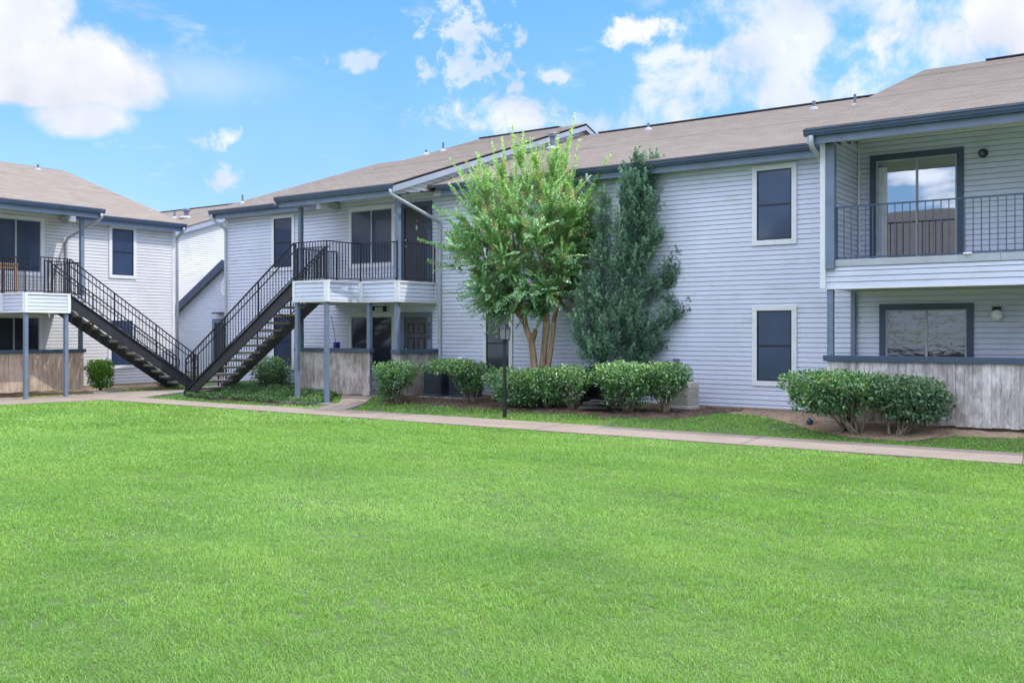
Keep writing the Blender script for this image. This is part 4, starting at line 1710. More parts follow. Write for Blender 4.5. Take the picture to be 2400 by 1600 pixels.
# ------------------------------------------------------------------ rear block with its gable and the small gabled annex
def rear_block():
    b = thing('apartment_building', 'rear pale-sided block with a rising roof edge seen between the other two', 'building', (-36, 28, 0))
    XD = -36.0
    yr, ye = 31.5, 24.45
    pz = 5.66
    zr = pz + (yr - ye) / 3
    mb = MB()

    def gc(z):
        if z < 5.6:
            return [(24.9, 38.1)]
        t = (z - 5.6) * 3
        return [(24.9 + t, 38.1 - t)]
    siding(mb, 0, -0.05, 7.9, lambda p: (XD + p[1], p[0], p[2]), clip=gc)
    siding(mb, 0, -0.05, 5.6, lambda p: (p[0], 24.9 - p[1], p[2]), clip=lambda z: [(-70, XD)])
    mb.build('wall', 'vinyl_siding_sunlit', b, fix=False)
    mb = MB()
    mb.box(-70, XD - 0.03, 24.93, 38.0, -0.3, 5.55)
    mb.build('wall_core', 'white_trim', b)
    rf = roof_plane(b, 'roof', [(-70, ye, pz), (XD + .25, ye, pz), (XD + .25, yr, zr), (-70, yr, zr)])
    roof_plane(b, 'roof', [(XD + .25, 38.55, pz), (-70, 38.55, pz), (-70, yr, zr), (XD + .25, yr, zr)])
    ridge_cap(rf, (-60, yr, zr), (XD - 0.1, yr, zr))
    mb = MB()
    p = [(XD + .24, ye, pz - 0.01), (XD + .24, yr, zr - 0.01), (XD + .24, yr, zr - 0.27), (XD + .24, ye, pz - 0.27)]
    q = [(x - 0.04, y, z) for x, y, z in p]
    mb.add(p + q, [(0, 1, 2, 3), (7, 6, 5, 4), (0, 4, 5, 1), (1, 5, 6, 2), (2, 6, 7, 3), (3, 7, 4, 0)])
    mb.build('rake_board', 'rake_paint', b)
    vent(rf, -40.62, 28.91, 7.15, 0.30, 0.05)
    vent(rf, -39.28, 28.61, 7.05, 0.28, 0.11, cap=True)
    # annex
    a = thing('utility_annex', 'small gabled annex with slate blue roof edge and round white louvre vent', 'building', (-32.0, 24.4, 0))
    yE = 24.4
    pk = (-31.0, 4.42)
    sl = 0.585
    mb = MB()

    def ac(z):
        if z < 1.8:
            return [(-35.9, -26.6)]
        t = (pk[1] - 0.16 - z) / sl
        return [(max(-35.9, pk[0] - t), min(-26.6, pk[0] + t))]
    siding(mb, 0, -0.05, pk[1] - 0.18, lambda p: (p[0], yE - p[1], p[2]), clip=ac)
    mb.build('wall', 'vinyl_siding', a, fix=False)
    mb = MB()
    mb.box(-35.8, -26.6, yE + 0.03, 27.0, -0.3, 1.4)
    mb.build('wall_core', 'white_trim', a)
    for sg in (-1, 1):
        mb = MB()
        e = Vector((pk[0] + sg * 4.9, yE - 0.22, pk[1] - 4.9 * sl))
        k = Vector((pk[0], yE - 0.22, pk[1]))
        q = [k, e, e - Vector((0, 0, 0.34)), k - Vector((0, 0, 0.34))]
        q2 = [v + Vector((0, 0.04, 0)) for v in q]
        mb.add(q + q2, [(0, 1, 2, 3), (7, 6, 5, 4), (0, 4, 5, 1), (1, 5, 6, 2), (2, 6, 7, 3), (3, 7, 4, 0)])
        mb.build('rake_board', 'door_frame_paint', a)
        roof_plane(a, 'roof', [(e.x, 27.2, e.z + .02), (e.x, yE - 0.2, e.z + .02), (k.x, yE - 0.2, k.z + .02), (k.x, 27.2, k.z + .02)] if sg < 0 else
                   [(e.x, yE - 0.2, e.z + .02), (e.x, 27.2, e.z + .02), (k.x, 27.2, k.z + .02), (k.x, yE - 0.2, k.z + .02)])
        mb = MB()
        q = [k - Vector((0, 0, 0.345)), e - Vector((0, 0, 0.345)), e - Vector((0, 0, 0.39)), k - Vector((0, 0, 0.39))]
        q = [v + Vector((0, 0.18, 0)) for v in q]
        q2 = [v + Vector((0, 0.03, 0)) for v in q]
        mb.add(q + q2, [(0, 1, 2, 3), (7, 6, 5, 4), (0, 4, 5, 1), (1, 5, 6, 2), (2, 6, 7, 3), (3, 7, 4, 0)])
        mb.build('rake_trim', 'white_trim', a)
    # octagonal louvre
    mb = MB()
    c = (-31.0, 3.36)
    for k in range(8):
        a0, a1 = math.pi / 8 + k * math.pi / 4, math.pi / 8 + (k + 1) * math.pi / 4
        ro, ri = 0.36, 0.28
        sy = 1.0
        P4 = [(c[0] + ro * math.cos(a0) * .72, c[1] + ro * math.sin(a0)), (c[0] + ro * math.cos(a1) * .72, c[1] + ro * math.sin(a1)),
              (c[0] + ri * math.cos(a1) * .72, c[1] + ri * math.sin(a1)), (c[0] + ri * math.cos(a0) * .72, c[1] + ri * math.sin(a0))]
        mb.add([(x, yE - 0.05, z) for x, z in P4] + [(x, yE - 0.01, z) for x, z in P4],
               [(0, 1, 2, 3), (7, 6, 5, 4), (0, 4, 5, 1), (1, 5, 6, 2), (2, 6, 7, 3), (3, 7, 4, 0)])
    lv = mb.build('gable_vent', 'white_plastic', a)
    mb = MB()
    for k in range(8):
        z = c[1] - 0.26 + k * 0.07
        hw = 0.72 * min(0.27, math.sqrt(max(0.001, 0.30 ** 2 - (z - c[1]) ** 2)))
        mb.add([(c[0] - hw, yE - 0.045, z), (c[0] + hw, yE - 0.045, z), (c[0] + hw, yE - 0.018, z + 0.05), (c[0] - hw, yE - 0.018, z + 0.05)], [(0, 1, 2, 3)])
    mb.build('louvre', 'white_plastic', lv, fix=False)
    TE_ = lambda p: (p[0], yE - p[1], p[2])
    mb = MB(TE_)
    mb.box(-31.80, -31.66, 0, 0.05, -0.05, 2.12)
    mb.box(-30.56, -30.42, 0, 0.05, -0.05, 2.12)
    mb.box(-31.80, -30.42, 0, 0.052, 1.98, 2.14)
    fr = mb.build('door_frame', 'post_paint', a)
    mb = MB(TE_)
    mb.box(-31.66, -30.56, 0, 0.02, -0.05, 1.98)
    mb.build('door', 'door_paint', fr)
    mb = MB(TE_)
    mb.box(-31.5, -30.9, 0.02, 0.30, 2.34, 2.38)
    mb.build('wall_lamp', 'black_plastic', a)
    return b


rear_block()


# block on the near side of the lawn, behind the viewer: it shows only in the window panes
def mirror_block():
    b = thing('apartment_building', 'two-storey block across the lawn, seen only mirrored in the sliding door glass', 'building', (0, -10, 0))
    yF = -9.5
    mb = MB()
    siding(mb, 0, -0.2, 5.3, lambda p: (p[0], yF + p[1], p[2]), clip=lambda z: [(-20, 26)])
    mb.build('wall', 'vinyl_siding', b, fix=False)
    mb = MB()
    mb.box(-20, 26, -24.5, yF - 0.03, -0.4, 5.3)
    mb.build('wall_core', 'white_trim', b)
    roof_plane(b, 'roof', [(26, -9.0, 5.2), (-20, -9.0, 5.2), (-20, -16.9, 8.3), (26, -16.9, 8.3)], mat='dimmed_shingles')
    roof_plane(b, 'roof', [(-20, -25.0, 5.2), (26, -25.0, 5.2), (26, -16.9, 8.3), (-20, -16.9, 8.3)])
    for x in (-14, -6, 2, 10, 18):
        for z in (0.5, 3.4):
            wall_window(b, lambda p: (p[0], yF + p[1], p[2]), x, x + 1.6, z, z + 1.65, rail=False)


mirror_block()

# ------------------------------------------------------------------ staircases
stairs('outdoor_staircase', 'dark steel stairs rising to the right up to the middle balcony', (-18.94, 17.0), (-1, 0), (0, 1), 1.18, 2.93, -0.155, 4.50)
stairs('outdoor_staircase', 'dark steel stairs coming down from the far-left balcony', (-25.85, 15.0), (0, 1), (-1, 0), 1.18, 2.70, -0.155, 4.30)


# ------------------------------------------------------------------ patio fences
def fence(name, label, runs, mat, z0, z1, loc, group='board fences round the ground floor patios', cap='door_frame_paint'):
    t = thing(name, label, 'fence', loc, group)
    for (a, b_) in runs:
        a, b_ = Vector((*a, 0)), Vector((*b_, 0))
        e = (b_ - a).normalized()
        nr = Vector((e.y, -e.x, 0))
        L = (b_ - a).length

        def TT(p, a=a, e=e, nr=nr):
            q = a + e * p[0] + nr * p[1]
            return (q.x, q.y, p[2])
        mb = MB()
        boards(mb, TT, 0, L, z0, z1)
        mb.build('board_panel', mat, t)
        mb = MB(TT)
        mb.box(0, L, -0.065, -0.022, z0 + 0.10, z0 + 0.19)
        mb.box(0, L, -0.065, -0.022, z1 - 0.22, z1 - 0.13)
        mb.build('fence_rail', mat, t)
        mb = MB(TT)
        mb.box(-0.06, L + 0.06, -0.11, 0.045, z1, z1 + 0.105)
        mb.build('cap_rail', cap, t, bevel=0.004)
    return t


f = fence('patio_fence', 'weathered grey board fence with slate cap between the two middle posts', [((-20.15, 18.22), (-17.42, 18.22))], 'weathered_boards', 0.00, 1.10, (-18.8, 18.2, 0))
post_box(f, -17.48, 18.28, -0.05, 2.40, 0.11, name='fence_post')
f = fence('patio_fence', 'short brownish board fence under the middle balcony beside the panelled door', [((-16.62, 18.24), (-16.40, 18.24)), ((-16.40, 18.24), (-16.40, YA - 0.1))],
          'weathered_boards', 0.00, 1.08, (-16.45, 18.9, 0))
post_box(f, -16.56, 18.32, -0.05, 2.40, 0.11, name='fence_post')
fence('patio_fence', 'long pale weathered board fence with slate blue cap behind the large right-hand bush', [((-5.62, 18.0), (9.0, 18.0))], 'pale_boards', 0.02, 1.10, (0, 18.0, 0))
fence('patio_fence', 'warm brown board fence under the far-left balcony', [((-27.05, 8.0), (-27.05, 16.12))], 'brown_boards', -0.06, 1.02, (-27.05, 12.0, -0.1))


# ------------------------------------------------------------------ small things
def lamp_post():
    x, y = -12.18, 16.90
    z = float(gz(x, y))
    t = thing('lamp_post', 'slim black lamp post with a glass lantern standing before the window', 'lamp post', (x, y, z))
    mb = MB()
    mb.lathe([(0.042, z), (0.042, z + 0.20), (0.036, z + 0.22), (0.036, z + 1.62), (0.046, z + 1.63), (0.046, z + 1.66)], (x, y), 16)
    mb.build('pole', 'black_iron', t)
    mb = MB()
    zz = z + 1.66
    mb.box(x - 0.085, x + 0.085, y - 0.085, y + 0.085, zz, zz + 0.018)
    for sx in (-1, 1):
        for sy in (-1, 1):
            mb.bar((x + sx * 0.075, y + sy * 0.075, zz), (x + sx * 0.085, y + sy * 0.085, zz + 0.26), 0.012, 0.012, up=(1, 0, 0))
    o = 0.10
    mb.add([(x - o, y - o, zz + 0.26), (x + o, y - o, zz + 0.26), (x + o, y + o, zz + 0.26), (x - o, y + o, zz + 0.26), (x - .03, y - .03, zz + 0.34), (x + .03, y - .03, zz + 0.34), (x + .03, y + .03, zz + 0.34), (x - .03, y + .03, zz + 0.34)],
           [(0, 3, 2, 1), (4, 5, 6, 7), (0, 1, 5, 4), (1, 2, 6, 5), (2, 3, 7, 6), (3, 0, 4, 7)])
    lan = mb.build('lantern', 'black_iron', t)
    mb = MB()
    for (x0, x1, y0, y1) in ((x - .074, x + .074, y - .078, y - .075), (x - .074, x + .074, y + .075, y + .078), (x - .078, x - .075, y - .074, y + .074), (x + .075, x + .078, y - .074, y + .074)):
        mb.box(x0, x1, y0, y1, zz + 0.02, zz + 0.255)
    mb.build('lantern_glass', 'lantern_glass', lan)
    mb = MB()
    mb.lathe([(0.018, zz + 0.02), (0.03, zz + 0.06), (0.032, zz + 0.13), (0.01, zz + 0.17)], (x, y), 12)
    mb.build('bulb', 'milk_glass', lan, smooth=True)


lamp_post()


def ac_unit(x, y, label, w=0.62, h=0.76, mat='ac_dark', plaque=False, group='air conditioning units along the wall'):
    z = float(gz(x, y))
    t = thing('air_conditioner', label, 'air conditioner', (x, y, z), group)
    mb = MB()
    mb.box(x - w / 2 - 0.08, x + w / 2 + 0.08, y - w / 2 - 0.08, y + w / 2 + 0.08, z - 0.05, z + 0.05)
    mb.build('pad', 'pad_concrete', t)
    mb = MB()
    z0 = z + 0.05
    r = 0.09
    hw = w / 2

    def ring(hw, r, zz):
        pts = []
        for cx, cy, a0 in ((hw - r, hw - r, 0), (-(hw - r), hw - r, 90), (-(hw - r), -(hw - r), 180), (hw - r, -(hw - r), 270)):
            for k in range(4):
                a = math.radians(a0 + k * 30)
                pts.append((x + cx + r * math.cos(a), y + cy + r * math.sin(a), zz))
        return pts

    def loft(rings):
        n = len(rings[0])
        vs = [p for rr in rings for p in rr]
        fs = []
        for i in range(len(rings) - 1):
            for k in range(n):
                a, b = i * n + k, i * n + (k + 1) % n
                fs.append((a, b, b + n, a + n))
        fs.append(tuple(range(n))[::-1])
        fs.append(tuple((len(rings) - 1) * n + k for k in range(n)))
        mb.add(vs, fs)
    # louvred skin: alternating proud fins and recesses
    rings = [ring(hw, r, z0), ring(hw, r, z0 + 0.06)]
    nz = int((h - 0.14) / 0.048)
    for k in range(nz):
        a = z0 + 0.06 + k * 0.048
        rings += [ring(hw - 0.022, r - 0.01, a + 0.001), ring(hw - 0.022, r - 0.01, a + 0.022), ring(hw, r, a + 0.034), ring(hw, r, a + 0.047)]
    rings += [ring(hw, r, z0 + h - 0.02), ring(hw - 0.02, r - 0.01, z0 + h)]
    loft(rings)
    mb.build('casing', mat, t)
    mb = MB()
    mb.lathe([(hw * 0.78, z0 + h - 0.004), (hw * 0.78, z0 + h + 0.012), (hw * 0.70, z0 + h + 0.02), (0.02, z0 + h + 0.03)], (x, y), 20)
    mb.build('fan_grille', 'black_plastic', t)
    for sx in (-1, 1):
        for sy in (-1, 1):
            mb = MB()
            mb.box(x + sx * (hw - 0.055) - 0.02, x + sx * (hw - 0.055) + 0.02, y + sy * (hw - 0.055) - 0.02, y + sy * (hw - 0.055) + 0.02, z0 + h - 0.01, z0 + h + 0.006)
            mb.build('bolt_cap', 'flashing_metal', t)
    if plaque:
        mb = MB()
        mb.box(x + 0.10, x + 0.17, y - hw - 0.006, y - hw + 0.02, z0 + h - 0.20, z0 + h - 0.14)
        mb.build('plaque', 'pink_label', t)
    return t


ac_unit(-15.72, 18.95, 'slate grey air conditioner with a small pink label nearest the brown fence', plaque=True)
ac_unit(-14.88, 18.98, 'dark louvred air conditioner half behind the umbrella-shaped bush', w=0.66, h=0.66, mat='ac_dark')
ac_unit(-11.15, 19.05, 'black air conditioner hidden in the gap below the juniper', w=0.62, h=0.80, mat='black_plastic')
ac_unit(-9.02, 19.12, 'cream louvred air conditioner beside the bare sandy soil', w=0.52, h=0.56, mat='ac_cream')


def timber_pile():
    t = thing('timber_pile', 'low pile of blackened flat timbers in the soil between the hedges', 'timber', (-10.35, 17.85, -0.1))
    z = float(gz(-10.35, 17.85)) + 0.02
    rr = random.Random(5)
    for k in range(9):
        mb = MB()
        L = rr.uniform(0.45, 0.85)
        a = rr.uniform(-0.25, 0.35)
        cx, cy = -10.35 + rr.uniform(-0.14, 0.14), 17.85 + rr.uniform(-0.10, 0.16)
        zz = z + 0.03 + (k // 2) * 0.05
        dx, dy = math.cos(a) * L / 2, math.sin(a) * L / 2
        mb.bar((cx - dx, cy - dy, zz + rr.uniform(-.01, .01)), (cx + dx, cy + dy, zz + rr.uniform(-.01, .015)), rr.uniform(0.11, 0.16), 0.042)
        mb.build('plank', 'dark_timber', t, bevel=0.006)


timber_pile()


def small_bits():
    # round ball lying by the big bush
    z = float(gz(-5.86, 17.75))
    t = thing('garden_ball', 'small dark blue round ball on the soil left of the big bush', 'ball', (-5.86, 17.75, z))
    mb = MB()
    mb.lathe([(max(0.008, 0.062 * math.sin(a)), z + 0.068 - 0.062 * math.cos(a)) for a in [math.pi * k / 10 for k in range(0, 11)]], (-5.86, 17.75), 16)
    mb.build('shell', 'slate_paint', t, smooth=True)
    mb = MB()
    mb.lathe([(0.022, z + 0.120), (0.022, z + 0.138), (0.01, z + 0.142)], (-5.86, 17.75), 10)
    mb.build('stopper', 'black_plastic', t)
    # white folded cloth or block on the right balcony edge
    t = thing('white_block', 'small white block lying under the rail of the right-hand balcony', 'block', (-3.23, 18.02, 2.965))
    mb = MB()
    mb.box(-3.30, -3.16, 17.99, 18.07, 2.966, 3.00)
    mb.build('block_body', 'white_plastic', t, bevel=0.012)
    # table on the far-left balcony with a cup
    zt = 2.70
    t = thing('wooden_table', 'brown wooden table on the far-left balcony', 'table', (-27.9, 13.9, zt))
    mb = MB()
    mb.box(-28.35, -27.55, 12.9, 14.45, zt + 0.84, zt + 0.88)
    mb.build('tabletop', 'orange_wood', t, bevel=0.004)
    mb = MB()
    mb.box(-28.30, -27.60, 12.95, 14.40, zt + 0.74, zt + 0.84)
    mb.build('apron', 'orange_wood', t)
    for x in (-28.31, -27.60):
        for y in (12.95, 14.38):
            mb = MB()
            mb.box(x - 0.035, x + 0.035, y - 0.035, y + 0.035, zt, zt + 0.84)
            mb.build('leg', 'orange_wood', t)
    t = thing('white_cup', 'white cup standing on the wooden balcony table', 'cup', (-27.75, 13.85, zt + .88))
    mb = MB()
    mb.lathe([(0.035, zt + 0.881), (0.045, zt + 0.98), (0.040, zt + 0.98), (0.032, zt + 0.90)], (-27.75, 13.85), 14)
    mb.build('cup_body', 'white_plastic', t)
    # broom leaning inside the middle patio
    t = thing('broom', 'blue-headed broom with thin pale blue stick leaning behind the middle fence', 'broom', (-19.2, 18.6, 0))
    mb = MB()
    mb.tube([(-18.92, 18.5, 1.28), (-19.22, 18.62, 2.06)], 0.008, 8)
    mb.build('stick', 'blue_plastic', t)
    mb = MB()
    mb.box(-18.95, -18.85, 18.42, 18.58, 1.20, 1.36)
    mb.build('broom_head', 'blue_plastic', t, bevel=0.01)


small_bits()

# ------------------------------------------------------------------ planting
CR = np.array([0.8157, 0.5786, 0.0])
CF = np.array([-0.5786, 0.8157, 0.0])


def lobes_points(lobes, n, shell=0.62):
    """points near the skin of a union of soft boxes (cx,cy,cz,rx,ry,rz)"""
    vol = np.array([l[3] * l[4] + l[4] * l[5] + l[3] * l[5] for l in lobes])
    pick = RNG.choice(len(lobes), size=n, p=vol / vol.sum())
    Lb = np.array(lobes)[pick]
    d = rnd_unit(n)
    p = 3.2
    rad = (np.abs(d) ** p).sum(1) ** (-1 / p)
    q = d * rad[:, None]
    bump = 1 + 0.13 * np.sin(d[:, 0] * 9 + Lb[:, 0] * 3) * np.cos(d[:, 1] * 7 + 1) + 0.09 * np.sin(d[:, 2] * 11 + d[:, 0] * 6 + Lb[:, 1] * 2) + RNG.exponential(0.03, n)
    depth = 1 - (RNG.random(n) ** 2.2) * shell
    q = q * (bump * depth)[:, None]
    P = Lb[:, :3] + q * Lb[:, 3:6]
    return P, d, depth


def bush(name, label, x, y, lobes, n, mat='bush_leaf', leaf=(0.058, 0.032), stems=9, cat='bush', group=None, gap=0.0, spread=0.6, stem_r=0.016, seed=0):
    z = float(gz(x, y))
    t = thing(name, label, cat, (x, y, z), group)
    LB = []
    for (u, w, zc, ru, rw, rz) in lobes:
        c = np.array([x, y, z]) + CR * u + CF * w
        LB.append((c[0], c[1], z + zc, ru, rw, rz))
    P, d, depth = lobes_points(LB, n)
    # thin out with a lumpy field so that gaps and clumps show
    fld = np.sin(P[:, 0] * 9 + 1.0) * np.cos(P[:, 1] * 8) + np.sin(P[:, 2] * 10 + P[:, 0] * 5) + RNG.normal(size=n) * 0.5
    zlo = min(l[2] - l[5] for l in LB)
    zhi = max(l[2] + l[5] for l in LB)
    hrel = (P[:, 2] - zlo) / (zhi - zlo)
    keep = (fld > -0.95 + gap - 0.75 * hrel) & (P[:, 2] > z + 0.04)
    P, d, depth, fld, hrel = P[keep], d[keep], depth[keep], fld[keep], hrel[keep]
    m = len(P)
    dr = d * 0.7 + rnd_unit(m) * 0.9 + np.array([0, 0, 0.35])
    nr = rnd_unit(m) * 0.6 + np.array([0, 0, 1.0]) + d * 0.4
    s = RNG.uniform(0.75, 1.45, m)
    tint = 0.26 + 0.40 * hrel + RNG.normal(size=m) * 0.22 + 0.06 * fld  # sunlit tops are put into the tint, lighter with height
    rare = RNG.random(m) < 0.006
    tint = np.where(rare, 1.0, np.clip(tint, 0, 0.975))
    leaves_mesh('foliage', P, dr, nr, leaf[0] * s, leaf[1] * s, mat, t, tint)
    rr = random.Random(seed + int(abs(x) * 100))
    mb = MB()
    base = Vector((x, y, z))
    for k in range(stems):
        l = LB[rr.randrange(len(LB))]
        tgt = Vector((l[0] + rr.uniform(-.75, .75) * l[3], l[1] + rr.uniform(-.75, .75) * l[4], l[2] + rr.uniform(-0.5, 0.55) * l[5]))
        b0 = base + Vector((rr.uniform(-1, 1) * spread * 0.16, rr.uniform(-1, 1) * spread * 0.12, -0.03))
        mid = b0.lerp(tgt, 0.45) + Vector((rr.uniform(-.06, .06), rr.uniform(-.06, .06), rr.uniform(0, .05)))
        mid.x = b0.x + (mid.x - b0.x) * 0.75
        r = stem_r * rr.uniform(0.7, 1.25)
        mb.tube([b0, b0.lerp(mid, 0.5) + Vector((rr.uniform(-.02, .02), 0, 0)), mid, mid.lerp(tgt, 0.5) + Vector((rr.uniform(-.04, .04), rr.uniform(-.04, .04), 0)), tgt],
                [r, r * 0.85, r * 0.7, r * 0.45, r * 0.15], 6)
        for j in range(3):
            s0 = mid.lerp(tgt, rr.uniform(0.05, 0.7))
            e0 = s0 + Vector((rr.uniform(-.22, .22), rr.uniform(-.22, .22), rr.uniform(0.02, .25)))
            mb.tube([s0, s0.lerp(e0, 0.5) + Vector((0, 0, .03)), e0], [r * 0.4, r * 0.28, r * 0.1], 5)
    mb.build('branches', 'stem_bark', t, smooth=True)
    return t


G1 = 'clipped evergreen shrubs in the beds'
bush('shrub', 'bright glossy green shrub at the end of the brown fence', -27.25, 16.75, [(0, 0, 0.70, .36, .34, .24), (0.05, 0, 0.42, .30, .30, .24)], 3000, 'bright_bush_leaf', (0.075, 0.042), group=G1)
bush('shrub', 'rounded dark shrub below the stair flight of the middle balcony', -22.05, 18.9, [(0, 0, 0.56, .50, .46, .34), (0.12, 0, 0.42, .42, .4, .3)], 4200, 'bush_leaf', (0.062, 0.036), 12, group=G1, seed=2)
bush('shrub', 'v-shaped clipped shrub in front of the gap in the patio fence', -15.87, 17.55, [(0, 0, 0.80, .52, .44, .20), (-0.1, 0, 0.58, .42, .36, .2), (-.18, 0, .30, .24, .24, .16)], 4300, 'bush_leaf', (0.062, 0.036), 14, group=G1, gap=0.15, seed=3)
bush('shrub', 'umbrella-shaped shrub leaning over the slate air conditioner', -13.98, 18.05, [(-0.45, 0, 0.86, .66, .36, .15), (0.05, 0, 0.70, .42, .36, .24), (.0, 0, .45, .26, .24, .18)], 4300, 'bush_leaf', (0.062, 0.036), 9, group=G1, gap=0.1, seed=4)
bush('shrub', 'low dark hedge shrub directly behind the lamp post', -12.45, 17.95, [(-0.30, 0, 0.60, .50, .40, .24), (0.10, 0, 0.44, .50, .42, .30), (-.1, -.1, .28, .50, .35, .18)], 6200, 'bush_leaf', (0.060, 0.034), 10, group=G1, gap=-0.1, seed=5)
bush('shrub', 'dense dark shrub at the foot of the crepe myrtle', -11.80, 17.98, [(0, 0, 0.58, .46, .40, .28), (0, 0, .30, .42, .38, .2)], 5200, 'bush_leaf', (0.060, 0.034), 10, group=G1, gap=-0.1, seed=6)
bush('shrub', 'twiggy shrub with bare pale stems left of the timber pile', -11.15, 18.02, [(-0.05, 0, 0.68, .44, .38, .22), (-.08, 0, .46, .36, .34, .26)], 3600, 'bush_leaf', (0.060, 0.034), 16, group=G1, gap=0.3, seed=7)
bush('shrub', 'flat-topped bright-edged shrub right of the timber pile', -9.72, 17.98, [(-0.12, 0, 0.78, .62, .44, .24), (-.02, 0, .50, .50, .4, .30)], 6800, 'bush_leaf', (0.060, 0.034), 12, group=G1, seed=8)
bush('shrub', 'flat-topped shrub on a thick bundle of stems before the cream air conditioner', -8.98, 18.12, [(0.0, 0, 0.82, .46, .38, .19), (0, 0, .56, .36, .32, .22)], 4200, 'bush_leaf', (0.060, 0.034), 16, group=G1, gap=0.1, seed=9, stem_r=0.02)
bush('shrub', 'largest broad flat-topped shrub at the corner of the pale fence', -4.98, 17.40, [(-0.42, 0, 0.86, .74, .50, .19), (-0.62, 0, 0.62, .42, .44, .26), (.35, 0, .80, .50, .44, .20), (-.25, -.1, .62, .5, .40, .24)], 8600, 'bush_leaf', (0.064, 0.038), 20, group=G1, gap=0.1, seed=10, stem_r=0.026, spread=1.2)
bush('shrub', 'paler drooping shrub joined to the right side of the largest one', -4.24, 17.42, [(0.15, 0, 0.74, .56, .46, .22), (0.42, 0, 0.52, .46, .42, .24), (.1, -.1, .52, .46, .36, .24)], 6800, 'pale_bush_leaf', (0.070, 0.034), 14, group=G1, gap=0.05, seed=11, stem_r=0.024, spread=0.9)


